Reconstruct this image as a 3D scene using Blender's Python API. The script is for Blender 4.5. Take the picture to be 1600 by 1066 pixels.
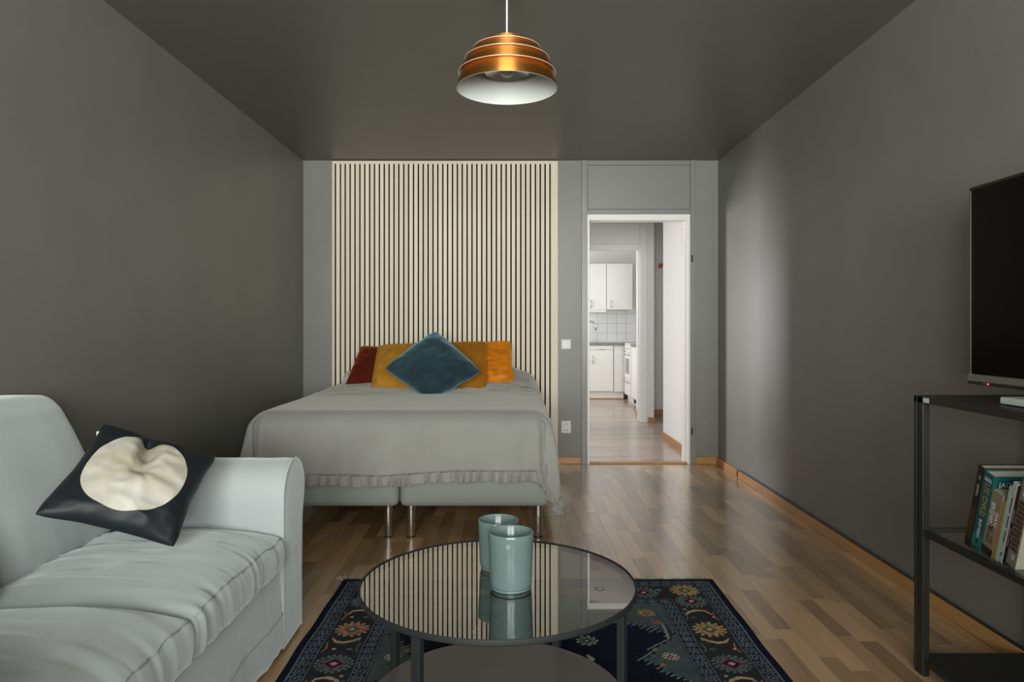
import bpy, bmesh, math, random
import numpy as np
from mathutils import Vector, Matrix

random.seed(7)
RNG = np.random.default_rng(7)
PI = math.pi
for o in list(bpy.data.objects):
    bpy.data.objects.remove(o, do_unlink=True)
SC = bpy.context.scene
COL = SC.collection

# ------------------------------------------------------------------ camera
CAM_Z = 1.123
cam_d = bpy.data.cameras.new('camera')
cam_d.sensor_width = 36.0
cam_d.lens = 1109 / 1600 * 36
cam_d.shift_y = -21 / 1600
cam_d.clip_start = 0.02
cam = bpy.data.objects.new('camera', cam_d)
cam.location = (0, 0, CAM_Z)
cam.rotation_euler = (PI / 2, 0, 0)
COL.objects.link(cam)
SC.camera = cam

# ------------------------------------------------------------------ world, lights, exposure
wd = bpy.data.worlds.new('world')
SC.world = wd
wd.use_nodes = True
wd.node_tree.nodes['Background'].inputs[0].default_value = (0.80, 0.90, 1.0, 1)
wd.node_tree.nodes['Background'].inputs[1].default_value = 1.0
SC.view_settings.view_transform = 'Standard'
SC.view_settings.look = 'None'
SC.view_settings.gamma = 1.0
SC.view_settings.use_curve_mapping = False
SC.view_settings.exposure = 0.0


def area_light(name, loc, rot, sx, sy, watts, color):
    d = bpy.data.lights.new(name, 'AREA')
    d.shape = 'RECTANGLE'
    d.size, d.size_y, d.energy, d.color = sx, sy, watts, color
    o = bpy.data.objects.new(name, d)
    o.location, o.rotation_euler = loc, rot
    COL.objects.link(o)
    return o


# daylight, one light per window, each just outside its pane
win = area_light('bedroom_window_daylight_offscreen', (0.05, -2.29, 1.50), (PI / 2 + math.radians(20), 0, 0), 2.8, 1.62, 250, (0.985, 0.995, 0.935))
win.data.spread = math.radians(105)
hw = area_light('hall_window_daylight_offscreen', (-1.15, 8.25, 1.25), (PI / 2, 0, -math.radians(139)), 0.75, 1.5, 92, (1.0, 0.968, 0.96))
hw.data.spread = math.radians(140)
area_light('kitchen_window_daylight_offscreen', (-0.74, 10.05, 1.55), (PI / 2, 0, -PI / 2), 1.5, 1.3, 62, (1.0, 0.99, 0.97))


# ------------------------------------------------------------------ materials
def _nt(name):
    m = bpy.data.materials.new(name)
    m.use_nodes = True
    nt = m.node_tree
    return m, nt, nt.nodes, nt.links, nt.nodes['Principled BSDF']


def mat(name, col, rough=0.5, metal=0.0, spec=0.5, vary=0.0, vscale=8.0, bump=0.0, bscale=60.0,
        stretch=(1, 1, 1), coat=0.0, sheen=0.0, aniso=0.0, emit=None):
    m, nt, N, L, b = _nt(name)
    b.inputs['Base Color'].default_value = (*col, 1)
    b.inputs['Roughness'].default_value = rough
    b.inputs['Metallic'].default_value = metal
    b.inputs['Specular IOR Level'].default_value = spec
    b.inputs['Coat Weight'].default_value = coat
    b.inputs['Sheen Weight'].default_value = sheen
    b.inputs['Sheen Roughness'].default_value = 0.5
    mxl = max(col)
    b.inputs['Sheen Tint'].default_value = (*[(c / mxl) ** 0.8 for c in col], 1)
    b.inputs['Anisotropic'].default_value = aniso
    if emit:
        b.inputs['Emission Color'].default_value = (*emit[0], 1)
        b.inputs['Emission Strength'].default_value = emit[1]
    tc = N.new('ShaderNodeTexCoord')
    mp = N.new('ShaderNodeMapping')
    mp.inputs['Scale'].default_value = stretch
    L.new(tc.outputs['Object'], mp.inputs['Vector'])
    if vary:
        n = N.new('ShaderNodeTexNoise')
        n.inputs['Scale'].default_value = vscale
        n.inputs['Detail'].default_value = 5
        L.new(mp.outputs[0], n.inputs['Vector'])
        r = N.new('ShaderNodeValToRGB')
        r.color_ramp.elements[0].position = 0.3
        r.color_ramp.elements[1].position = 0.7
        r.color_ramp.elements[0].color = (*[c * (1 - vary) for c in col], 1)
        r.color_ramp.elements[1].color = (*[min(1, c * (1 + vary)) for c in col], 1)
        L.new(n.outputs[0], r.inputs[0])
        L.new(r.outputs[0], b.inputs['Base Color'])
    if bump:
        n2 = N.new('ShaderNodeTexNoise')
        n2.inputs['Scale'].default_value = bscale
        n2.inputs['Detail'].default_value = 4
        L.new(mp.outputs[0], n2.inputs['Vector'])
        bp = N.new('ShaderNodeBump')
        bp.inputs['Strength'].default_value = bump
        bp.inputs['Distance'].default_value = 0.004
        L.new(n2.outputs[0], bp.inputs['Height'])
        L.new(bp.outputs[0], b.inputs['Normal'])
    return m


def wood(name, dark, light, rnd='object', rough=0.3, scale=(26, 26, 1.6), coat=0.0, bump=0.03):
    """grain stretched along one axis, each piece with its own tone"""
    m, nt, N, L, b = _nt(name)
    tc = N.new('ShaderNodeTexCoord')
    if rnd == 'object':
        inf = N.new('ShaderNodeObjectInfo'); ro = inf.outputs['Random']
    else:
        inf = N.new('ShaderNodeNewGeometry'); ro = inf.outputs['Random Per Island']
    mul = N.new('ShaderNodeMath'); mul.operation = 'MULTIPLY'; mul.inputs[1].default_value = 37.0
    L.new(ro, mul.inputs[0])
    add = N.new('ShaderNodeVectorMath'); add.operation = 'ADD'
    L.new(tc.outputs['Object'], add.inputs[0]); L.new(mul.outputs[0], add.inputs[1])
    mp = N.new('ShaderNodeMapping'); mp.inputs['Scale'].default_value = scale
    L.new(add.outputs[0], mp.inputs['Vector'])
    n = N.new('ShaderNodeTexNoise'); n.inputs['Scale'].default_value = 1.0
    n.inputs['Detail'].default_value = 6; n.inputs['Distortion'].default_value = 1.2
    L.new(mp.outputs[0], n.inputs['Vector'])
    mx = N.new('ShaderNodeMath'); mx.operation = 'MULTIPLY'; mx.inputs[1].default_value = 0.55
    L.new(n.outputs[0], mx.inputs[0])
    m2 = N.new('ShaderNodeMath'); m2.operation = 'MULTIPLY'; m2.inputs[1].default_value = 0.62
    L.new(ro, m2.inputs[0])
    sm = N.new('ShaderNodeMath'); sm.operation = 'ADD'
    L.new(mx.outputs[0], sm.inputs[0]); L.new(m2.outputs[0], sm.inputs[1])
    r = N.new('ShaderNodeValToRGB')
    r.color_ramp.elements[0].position = 0.12; r.color_ramp.elements[0].color = (*dark, 1)
    r.color_ramp.elements[1].position = 0.95; r.color_ramp.elements[1].color = (*light, 1)
    L.new(sm.outputs[0], r.inputs[0]); L.new(r.outputs[0], b.inputs['Base Color'])
    b.inputs['Roughness'].default_value = rough
    b.inputs['Coat Weight'].default_value = coat
    b.inputs['Coat Roughness'].default_value = 0.22
    if bump:
        bp = N.new('ShaderNodeBump'); bp.inputs['Strength'].default_value = bump
        bp.inputs['Distance'].default_value = 0.002
        L.new(n.outputs[0], bp.inputs['Height']); L.new(bp.outputs[0], b.inputs['Normal'])
    return m


def plank_mat(name, dark, light, sx, sy, rough=0.28):
    """continuous plank pattern (for surfaces too far away to tell the strips apart)"""
    m, nt, N, L, b = _nt(name)
    tc = N.new('ShaderNodeTexCoord')
    br = N.new('ShaderNodeTexBrick')
    br.inputs['Scale'].default_value = 1.0
    br.inputs['Brick Width'].default_value = sx
    br.inputs['Row Height'].default_value = sy
    br.inputs['Mortar Size'].default_value = 0.0008
    br.inputs['Color1'].default_value = (*dark, 1)
    br.inputs['Color2'].default_value = (*light, 1)
    br.inputs['Mortar'].default_value = (*[c * 0.6 for c in dark], 1)
    L.new(tc.outputs['Object'], br.inputs['Vector'])
    L.new(br.outputs[0], b.inputs['Base Color'])
    b.inputs['Roughness'].default_value = rough
    return m


def thin_glass(name, tint, refl=1.0, rough=0.0, power=4.2):
    m, nt, N, L, b = _nt(name)
    N.remove(b)
    out = N['Material Output']
    lw = N.new('ShaderNodeLayerWeight'); lw.inputs['Blend'].default_value = 0.5
    pw = N.new('ShaderNodeMath'); pw.operation = 'POWER'; pw.inputs[1].default_value = power
    L.new(lw.outputs['Facing'], pw.inputs[0])
    ml = N.new('ShaderNodeMath'); ml.operation = 'MULTIPLY_ADD'
    ml.inputs[1].default_value = 0.95 * refl; ml.inputs[2].default_value = 0.045 * refl
    L.new(pw.outputs[0], ml.inputs[0])
    tr = N.new('ShaderNodeBsdfTransparent'); tr.inputs[0].default_value = (*tint, 1)
    gl = N.new('ShaderNodeBsdfGlossy'); gl.inputs['Roughness'].default_value = rough
    mx = N.new('ShaderNodeMixShader')
    L.new(ml.outputs[0], mx.inputs[0]); L.new(tr.outputs[0], mx.inputs[1]); L.new(gl.outputs[0], mx.inputs[2])
    L.new(mx.outputs[0], out.inputs['Surface'])
    return m


M = {}
M['wall'] = mat('dark_grey_wall_paint', (0.192, 0.190, 0.172), 0.42, vary=0.05, vscale=3, bump=0.12, bscale=150)
M['ceiling'] = mat('dark_grey_ceiling_paint', (0.128, 0.121, 0.110), 0.40, spec=0.5, vary=0.04, vscale=4, bump=0.15, bscale=210)
M['trimgrey'] = mat('grey_gloss_trim_paint', (0.20, 0.198, 0.186), 0.33, bump=0.04, bscale=40)
M['white'] = mat('white_trim_paint', (0.80, 0.78, 0.75), 0.35)
M['hallwall'] = mat('white_hall_wall', (0.78, 0.76, 0.745), 0.6, bump=0.05, bscale=120)
M['hallceil'] = mat('white_hall_ceiling', (0.80, 0.78, 0.76), 0.7)
M['strip'] = wood('oak_floor_strip', (0.19, 0.105, 0.047), (0.66, 0.415, 0.21), 'object', 0.20, (40, 2.2, 40), coat=0.9, bump=0.0)
M['strip_rest'] = wood('oak_floor_strips', (0.19, 0.105, 0.047), (0.66, 0.415, 0.21), 'island', 0.20, (40, 2.2, 40), coat=0.9, bump=0.0)
M['subfloor'] = mat('dark_floor_joint', (0.06, 0.04, 0.025), 0.8)
M['hallfloor'] = plank_mat('oak_hall_floor', (0.36, 0.27, 0.21), (0.50, 0.41, 0.34), 0.55, 0.066, 0.2)
M['base'] = wood('varnished_pine_baseboard', (0.36, 0.16, 0.045), (0.52, 0.27, 0.10), 'object', 0.35, (9, 1.2, 60))
M['slat'] = wood('pale_oak_slat', (0.64, 0.555, 0.43), (0.78, 0.69, 0.555), 'object', 0.5, (60, 60, 1.5))
M['felt'] = mat('black_felt', (0.012, 0.010, 0.008), 0.95, spec=0.1)
M['copper'] = mat('brushed_copper', (0.92, 0.40, 0.09), 0.36, metal=1.0, aniso=0.6)
_c = M['copper'].node_tree
_tg = _c.nodes.new('ShaderNodeTangent'); _tg.direction_type = 'RADIAL'; _tg.axis = 'Z'
_pb = _c.nodes['Principled BSDF']
_c.links.new(_tg.outputs[0], _pb.inputs['Tangent'])
_pb.inputs['Anisotropic'].default_value = 0.92
_pb.inputs['Anisotropic Rotation'].default_value = 0.25
M['copper_lip'] = mat('pale_rolled_lip', (0.80, 0.62, 0.46), 0.35, metal=0.6)
M['lampwhite'] = mat('white_lamp_enamel', (0.60, 0.605, 0.58), 0.5)
M['bulb'] = mat('frosted_bulb_glass', (0.72, 0.73, 0.70), 0.25)
M['cord'] = mat('white_cord', (0.75, 0.74, 0.71), 0.5)
M['steel'] = mat('brushed_steel', (0.50, 0.49, 0.47), 0.28, metal=1.0)
M['chrome'] = mat('chrome', (0.72, 0.73, 0.74), 0.12, metal=1.0)
M['black'] = mat('black_powder_coat', (0.012, 0.012, 0.012), 0.42)
M['tablemetal'] = mat('dark_grey_table_metal', (0.016, 0.017, 0.018), 0.6, spec=0.3)
M['tableshelf'] = mat('brown_grey_lacquer_shelf', (0.115, 0.098, 0.094), 0.36)
M['glass'] = thin_glass('smoked_table_glass', (0.70, 0.70, 0.67), 1.0, power=2.3)
M['shelfglass'] = thin_glass('shelf_glass', (0.86, 0.90, 0.88), 0.9)
M['pane'] = thin_glass('window_pane_glass', (0.97, 0.98, 0.98), 0.5)
M['pot'] = mat('teal_glazed_ceramic', (0.125, 0.180, 0.172), 0.15, spec=0.3, vary=0.04, vscale=12)
M['emblem'] = mat('dark_emblem', (0.012, 0.02, 0.025), 0.3)
M['emblem_ring'] = mat('emblem_ring', (0.30, 0.38, 0.40), 0.3)
M['sofa'] = mat('white_cotton_slipcover', (0.43, 0.462, 0.470), 0.85, vary=0.03, vscale=5, bump=0.3, bscale=28, sheen=0.8)
M['seam'] = mat('slipcover_seam', (0.43, 0.462, 0.470), 0.9)
M['spread'] = mat('grey_beige_cotton', (0.275, 0.270, 0.247), 0.88, vary=0.05, vscale=7, bump=0.5, bscale=16, sheen=0.4)
M['boxbase'] = mat('grey_green_upholstery', (0.25, 0.262, 0.24), 0.85, bump=0.12, bscale=300, sheen=0.1)
M['linen'] = mat('white_linen', (0.62, 0.60, 0.56), 0.9, bump=0.3, bscale=25)
M['rust'] = mat('rust_red_velvet', (0.085, 0.011, 0.004), 0.85, spec=0.1, vary=0.25, vscale=6, sheen=0.5, bump=0.15, bscale=18)
M['mustard'] = mat('mustard_velvet', (0.42, 0.195, 0.022), 0.85, spec=0.1, vary=0.22, vscale=9, sheen=0.3, bump=0.3, bscale=12)
M['mustard2'] = mat('dark_mustard_velvet', (0.31, 0.120, 0.010), 0.85, spec=0.1, vary=0.12, vscale=5, sheen=0.5, bump=0.15, bscale=12)
M['orange'] = mat('orange_crushed_velvet', (0.62, 0.185, 0.004), 0.6, spec=0.3, vary=0.35, vscale=22, sheen=0.8, bump=0.7, bscale=34, stretch=(0.5, 1, 2))
M['teal'] = mat('petrol_velvet', (0.019, 0.038, 0.048), 0.85, spec=0.1, vary=0.35, vscale=9, sheen=0.7, bump=0.3, bscale=10, stretch=(1, 1, 1.6))
M['fringe'] = mat('cream_rug_fringe', (0.42, 0.37, 0.29), 0.9)
M['tvblack'] = mat('black_tv_screen', (0.002, 0.002, 0.002), 0.22, spec=0.06)
M['tvframe'] = mat('tv_black_frame', (0.006, 0.006, 0.006), 0.4)
M['tvsilver'] = mat('tv_silver_bezel', (0.30, 0.30, 0.30), 0.32, metal=0.8)
M['led'] = mat('red_standby_light', (0.8, 0.02, 0.03), 0.4, emit=((1, 0.03, 0.06), 3.0))
M['stb'] = mat('pale_grey_plastic', (0.48, 0.50, 0.46), 0.4)
M['sticker'] = mat('white_sticker', (0.66, 0.65, 0.62), 0.5)
M['plastic'] = mat('white_plastic', (0.70, 0.70, 0.69), 0.35)
M['hole'] = mat('dark_hole', (0.02, 0.02, 0.02), 0.8)
M['cab'] = mat('white_cabinet_lacquer', (0.80, 0.79, 0.77), 0.35)
M['worktop'] = mat('grey_worktop', (0.22, 0.22, 0.22), 0.4, vary=0.15, vscale=30)
M['tile'] = mat('white_glazed_tile', (0.80, 0.81, 0.81), 0.15)
M['grout'] = mat('grey_grout', (0.50, 0.51, 0.52), 0.9)
M['ovenglass'] = mat('oven_glass', (0.16, 0.16, 0.165), 0.1)
M['hookwood'] = mat('orange_wood_hook', (0.50, 0.17, 0.02), 0.4)
M['pages'] = mat('book_pages', (0.36, 0.335, 0.27), 0.9, vary=0.1, vscale=120, stretch=(0.05, 1, 0.05))
M['lens'] = mat('downlight_lens', (0.85, 0.85, 0.83), 0.3)


# ------------------------------------------------------------------ mesh helpers
class MB:
    def __init__(self):
        self.v = []; self.f = []

    def add(self, vs, fs):
        b = len(self.v)
        self.v += [tuple(map(float, p)) for p in vs]
        self.f += [tuple(b + i for i in q) for q in fs]
        return self

    def box(self, x0, x1, y0, y1, z0, z1):
        vs = [(x, y, z) for x in (x0, x1) for y in (y0, y1) for z in (z0, z1)]
        return self.add(vs, [(0, 1, 3, 2), (4, 6, 7, 5), (0, 4, 5, 1), (2, 3, 7, 6), (0, 2, 6, 4), (1, 5, 7, 3)])

    def tube(self, path, r, n=10, cap=True, closed=False):
        P = [Vector(p) for p in path]
        k = len(P)
        rr = r if isinstance(r, (list, tuple)) else [r] * k
        vs, fs = [], []
        up = None
        for i in range(k):
            a = P[i - 1] if (i > 0 or closed) else P[i]
            c = P[(i + 1) % k] if (i < k - 1 or closed) else P[i]
            t = (c - a).normalized()
            if up is None:
                up = Vector((0, 0, 1)) if abs(t.z) < 0.9 else Vector((1, 0, 0))
            s = t.cross(up).normalized(); up = s.cross(t).normalized()
            for j in range(n):
                q = 2 * PI * j / n
                vs.append(P[i] + (s * math.cos(q) + up * math.sin(q)) * rr[i])
        m = k if closed else k - 1
        for i in range(m):
            i2 = (i + 1) % k
            for j in range(n):
                j2 = (j + 1) % n
                fs.append((i * n + j, i * n + j2, i2 * n + j2, i2 * n + j))
        if cap and not closed:
            fs.append(tuple(range(n - 1, -1, -1)))
            fs.append(tuple((k - 1) * n + j for j in range(n)))
        return self.add(vs, fs)

    def cyl(self, x, y, z0, z1, r, n=24):
        return self.lathe([(0, z0), (r, z0), (r, z1), (0, z1)], (x, y, 0), n)

    def lathe(self, prof, c=(0, 0, 0), n=48):
        vs, fs, rings = [], [], []
        for (r, z) in prof:
            if r < 1e-6:
                rings.append([len(vs)]); vs.append((c[0], c[1], c[2] + z))
            else:
                rings.append(list(range(len(vs), len(vs) + n)))
                for j in range(n):
                    q = 2 * PI * j / n
                    vs.append((c[0] + r * math.cos(q), c[1] + r * math.sin(q), c[2] + z))
        for a, b in zip(rings, rings[1:]):
            for j in range(n):
                j2 = (j + 1) % n
                if len(a) == 1 and len(b) == 1: continue
                if len(a) == 1: fs.append((a[0], b[j2], b[j]))
                elif len(b) == 1: fs.append((a[j], a[j2], b[0]))
                else: fs.append((a[j], a[j2], b[j2], b[j]))
        return self.add(vs, fs)

    def prism_x(self, poly, x0, x1):
        """poly of (y,z) extruded along x"""
        k = len(poly)
        vs = [(x0, y, z) for y, z in poly] + [(x1, y, z) for y, z in poly]
        fs = [(i, (i + 1) % k, k + (i + 1) % k, k + i) for i in range(k)]
        fs += [tuple(range(k - 1, -1, -1)), tuple(range(k, 2 * k))]
        return self.add(vs, fs)

    def prism_y(self, poly, y0, y1):
        k = len(poly)
        vs = [(x, y0, z) for x, z in poly] + [(x, y1, z) for x, z in poly]
        fs = [(i, k + i, k + (i + 1) % k, (i + 1) % k) for i in range(k)]
        fs += [tuple(range(k)), tuple(range(2 * k - 1, k - 1, -1))]
        return self.add(vs, fs)

    def mesh(self, name, m, smooth=False):
        me = bpy.data.meshes.new(name)
        me.from_pydata(self.v, [], self.f)
        me.validate()
        bm = bmesh.new(); bm.from_mesh(me)
        bmesh.ops.recalc_face_normals(bm, faces=bm.faces)
        bm.to_mesh(me); bm.free()
        if m: me.materials.append(M[m])
        if smooth:
            me.polygons.foreach_set('use_smooth', [True] * len(me.polygons))
            if smooth == 'angle':
                me.set_sharp_from_angle(angle=math.radians(35))
        return me


def wl(o):
    v = Vector((0, 0, 0))
    while o is not None:
        v = v + o.location; o = o.parent
    return v


def link(name, me, parent=None, origin=None):
    """me is in world coordinates; put it under parent (or give it an origin of its own)"""
    o = bpy.data.objects.new(name, me)
    COL.objects.link(o)
    if parent is not None:
        o.parent = parent
        me.transform(Matrix.Translation(-wl(parent)))
    else:
        if origin is None:
            c = np.empty(len(me.vertices) * 3, 'f'); me.vertices.foreach_get('co', c)
            c = c.reshape(-1, 3); lo, hi = c.min(0), c.max(0)
            origin = ((lo[0] + hi[0]) / 2, (lo[1] + hi[1]) / 2, lo[2])
        me.transform(Matrix.Translation(-Vector(origin)))
        o.location = origin
    return o


def obj(name, mb, m, parent=None, smooth=False, bev=0.0, label=None, seg=2):
    me = mb if isinstance(mb, bpy.types.Mesh) else mb.mesh(name, m, smooth)
    o = link(name, me, parent)
    if bev:
        md = o.modifiers.new('bevel', 'BEVEL')
        md.width, md.segments, md.limit_method = bev, seg, 'ANGLE'
        md.angle_limit = math.radians(40)
    if label: o['label'] = label
    return o


def tag(o, label, cat, group=None):
    o['label'] = label; o['category'] = cat
    if group: o['group'] = group
    return o


def thing(name, label, cat, loc=(0, 0, 0), group=None):
    o = bpy.data.objects.new(name, None)
    o.empty_display_size = 0.05
    COL.objects.link(o)
    o.location = loc
    return tag(o, label, cat, group)


def struct(name, mb, m, bev=0.0, parent=None):
    o = obj(name, mb, m, parent, bev=bev)
    if parent is None: o['kind'] = 'structure'
    return o


def struct_root(name, loc):
    o = bpy.data.objects.new(name, None)
    o.empty_display_size = 0.05
    COL.objects.link(o); o.location = loc
    o['kind'] = 'structure'
    return o


def copy_tree(o, parent=None):
    c = o.copy(); COL.objects.link(c); c.parent = parent
    for ch in o.children: copy_tree(ch, c)
    return c


def B(*a): return MB().box(*a)


def P(px, py, Y):
    """a point of the room at distance Y from the camera wall axis"""
    return Vector(((px - 799) / 1109 * Y, Y, CAM_Z - (py - 512) / 1109 * Y))


# smooth value noise on arrays
_T = RNG.random((64, 64, 64)).astype('f')


def vn(p, s=(1, 1, 1), off=0.0):
    q = np.asarray(p, float) * np.asarray(s, float) + off
    i = np.floor(q).astype(int); f = q - i
    f = f * f * (3 - 2 * f)
    i0 = i & 63; i1 = (i + 1) & 63
    r = 0
    for a in (0, 1):
        wa = f[:, 0] if a else 1 - f[:, 0]; xa = (i1 if a else i0)[:, 0]
        for b in (0, 1):
            wb = f[:, 1] if b else 1 - f[:, 1]; xb = (i1 if b else i0)[:, 1]
            for c in (0, 1):
                wc = f[:, 2] if c else 1 - f[:, 2]; xc = (i1 if c else i0)[:, 2]
                r = r + wa * wb * wc * _T[xa, xb, xc]
    return r * 2 - 1


def ridge(p, s, off=0.0):
    return 1 - 2 * np.abs(vn(p, s, off))


def grid_mesh(name, co, nu, nv, m, smooth=True, flip=False, closed_u=False):
    """co: (nu*nv,3), index i*nv+j"""
    I, J = np.meshgrid(np.arange(nu if closed_u else nu - 1), np.arange(nv - 1), indexing='ij')
    I2 = (I + 1) % nu
    q = np.stack([I * nv + J, I2 * nv + J, I2 * nv + J + 1, I * nv + J + 1], -1).reshape(-1, 4)
    if flip: q = q[:, ::-1]
    return raw_mesh(name, co, q, m, smooth)


def raw_mesh(name, co, q, m, smooth=True):
    me = bpy.data.meshes.new(name)
    nq = len(q)
    me.vertices.add(len(co)); me.vertices.foreach_set('co', np.ascontiguousarray(co, 'f').ravel())
    me.loops.add(nq * 4); me.loops.foreach_set('vertex_index', np.ascontiguousarray(q, 'i').ravel())
    me.polygons.add(nq)
    me.polygons.foreach_set('loop_start', np.arange(0, nq * 4, 4, dtype='i'))
    me.polygons.foreach_set('use_smooth', np.full(nq, bool(smooth)))
    me.update(calc_edges=True)
    if m: me.materials.append(M[m])
    return me


def soft_box(lo, hi, r, res, m, fn=None, name='soft'):
    """rounded box with dense surface grid; fn(P, U) -> displaced P (U in -1..1 box coordinates)"""
    lo, hi = np.array(lo, float), np.array(hi, float)
    h = (hi - lo) / 2; c = (hi + lo) / 2
    co, qs = [], []; base = 0
    for ax in range(3):
        a, b = [(1, 2), (2, 0), (0, 1)][ax]
        na = max(4, int(2 * h[a] / res)); nb = max(4, int(2 * h[b] / res))
        A, Bb = np.meshgrid(np.linspace(-h[a], h[a], na + 1), np.linspace(-h[b], h[b], nb + 1), indexing='ij')
        I, J = np.meshgrid(np.arange(na), np.arange(nb), indexing='ij')
        w = nb + 1
        q = np.stack([I * w + J, (I + 1) * w + J, (I + 1) * w + J + 1, I * w + J + 1], -1).reshape(-1, 4)
        for sgn in (-1, 1):
            p = np.zeros((A.size, 3)); p[:, a] = A.ravel(); p[:, b] = Bb.ravel(); p[:, ax] = sgn * h[ax]
            co.append(p); qs.append((q if sgn > 0 else q[:, ::-1]) + base); base += len(p)
    co = np.concatenate(co); q = np.concatenate(qs)
    key = np.round(co * 1e5).astype(np.int64)
    _, idx, inv = np.unique(key, axis=0, return_index=True, return_inverse=True)
    co = co[idx]; q = inv.ravel()[q]
    rr = np.minimum(r, h * 0.98)
    inner = np.clip(co, -(h - rr), h - rr)
    d = (co - inner) / rr
    ln = np.linalg.norm(d, axis=1, keepdims=True)
    p = inner + d / np.maximum(ln, 1e-9) * rr
    U = p / h
    p = p + c
    if fn is not None: p = fn(p, U)
    return raw_mesh(name, p, q, m)


def pillow_mesh(name, corners, T, m, n=46, k=0.07, wr=0.006, back=1.0, sharp=0.42, off=0.0, dent=None, sag=0.0):
    """corners: 00 10 11 01 (counter-clockwise seen from the front)"""
    c00, c10, c11, c01 = [np.array(c, float) for c in corners]
    nrm = np.cross(c10 - c00, c01 - c00); nrm /= np.linalg.norm(nrm)
    g = np.sin(np.linspace(-PI / 2, PI / 2, n + 1))
    u, v = np.meshgrid(g, g, indexing='ij'); u, v = u.ravel(), v.ravel()
    uu = u * (1 - k * (1 - v * v) * u * u); vv = v * (1 - k * (1 - u * u) * v * v)
    rc_ = 1 - 0.045 * (u * v) ** 6
    e1 = np.stack([v * 1.0, u * 0 + off, u * 0], 1); e2 = np.stack([u * 1.0, u * 0 + off + 5, u * 0], 1)
    uu = (uu + np.sign(u) * u * u * 0.018 * vn(e1, (3.1, 1, 1), 1.7)) * rc_
    vv = (vv + np.sign(v) * v * v * 0.018 * vn(e2, (3.1, 1, 1), 4.2)) * rc_
    s, t = (uu + 1) / 2, (vv + 1) / 2
    base = ((1 - s) * (1 - t))[:, None] * c00 + (s * (1 - t))[:, None] * c10 + (s * t)[:, None] * c11 + ((1 - s) * t)[:, None] * c01
    th = T * np.power(np.maximum((1 - u * u) * (1 - v * v), 0), sharp)
    edge = np.clip((1 - np.maximum(abs(u), abs(v))) * 4, 0, 1)
    pts = np.stack([u, v, u * 0 + off], 1)
    w = wr * (ridge(pts, (2.3, 2.7, 1), off) + 0.6 * ridge(pts, (5.1, 4.3, 1), off + 9.3)) * np.power(edge, 0.7)
    f = th + w
    if dent is not None: f = f + dent(u, v) * edge
    F = base + f[:, None] * nrm
    Bk = base - (back * th)[:, None] * nrm
    rim = (np.isclose(abs(u), 1) | np.isclose(abs(v), 1))
    N1 = n + 1
    I, J = np.meshgrid(np.arange(n), np.arange(n), indexing='ij')
    q = np.stack([I * N1 + J, (I + 1) * N1 + J, (I + 1) * N1 + J + 1, I * N1 + J + 1], -1).reshape(-1, 4)
    remap = np.arange(N1 * N1); cnt = N1 * N1
    keep = np.where(~rim)[0]
    remap2 = remap.copy(); remap2[keep] = cnt + np.arange(len(keep))
    co = np.concatenate([F, Bk[keep]])
    qq = np.concatenate([q, remap2[q][:, ::-1]])
    me = raw_mesh(name, co, qq, m)
    uvw = np.concatenate([np.stack([u, v, u * 0 + 1], 1), np.stack([u[keep], v[keep], u[keep] * 0], 1)]).astype('f')
    at = me.attributes.new('pillow_uv', 'FLOAT_VECTOR', 'POINT')
    at.data.foreach_set('vector', uvw.ravel())
    return me


def text_mesh(s, size, name, m, M4, parent, shear=0.0, extrude=0.0003, squeeze=1.0, align='LEFT'):
    cu = bpy.data.curves.new('lettering', 'FONT')
    cu.body = s; cu.size = size; cu.extrude = extrude; cu.shear = shear
    cu.align_x = align; cu.align_y = 'CENTER'
    cu.resolution_u = 3
    tmp = bpy.data.objects.new('lettering_tmp', cu)
    me = bpy.data.meshes.new_from_object(tmp)
    bpy.data.objects.remove(tmp); bpy.data.curves.remove(cu)
    me.transform(Matrix.Diagonal((squeeze, 1, 1, 1)))
    me.materials.clear(); me.materials.append(M[m])
    o = bpy.data.objects.new(name, me)
    COL.objects.link(o); o.parent = parent
    o.matrix_local = M4
    return o


# ================================================================== THE SETTING
XL, XR, YB, H = -1.72, 1.698, 5.85, 2.50
YR = -1.8
DX0, DX1, DZ = 0.617, 1.471, 2.057      # bedroom doorway

# --- floor: slab plus single oak strips
floor = struct('floor', B(XL, XR, YR, YB + 0.06, -0.06, -0.004), 'subfloor')
SW = 0.0658
RUG = (-0.75, 0.885, 0.75, 3.14)
strips = []
ncol = int(math.ceil((XR - XL) / SW))
for i in range(ncol):
    x0 = XL + i * SW
    x1 = min(x0 + SW, XR)
    y = YR - random.random() * 0.4
    while y < YB + 0.06:
        ln = random.choice((0.34, 0.40, 0.46))
        y0, y1 = max(y, YR), min(y + ln, YB + 0.06)
        if y1 - y0 > 0.02: strips.append((x0, x1, y0, y1))
        y += ln


def strip_score(s):
    x0, x1, y0, y1 = s
    xm, ym = (x0 + x1) / 2, (y0 + y1) / 2
    if y1 < 2.25: return 0
    if RUG[0] - 0.02 < xm < RUG[1] and y1 < RUG[3]: return 0
    if xm < -0.80 and ym < 2.65: return 0
    if xm < 0.2 and ym > 4.6: return 0
    px = 799 + xm / ym * 1109
    if px > 1630 or px < 430: return 0
    return (x1 - x0) * (y1 - y0) / ym ** 3


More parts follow.
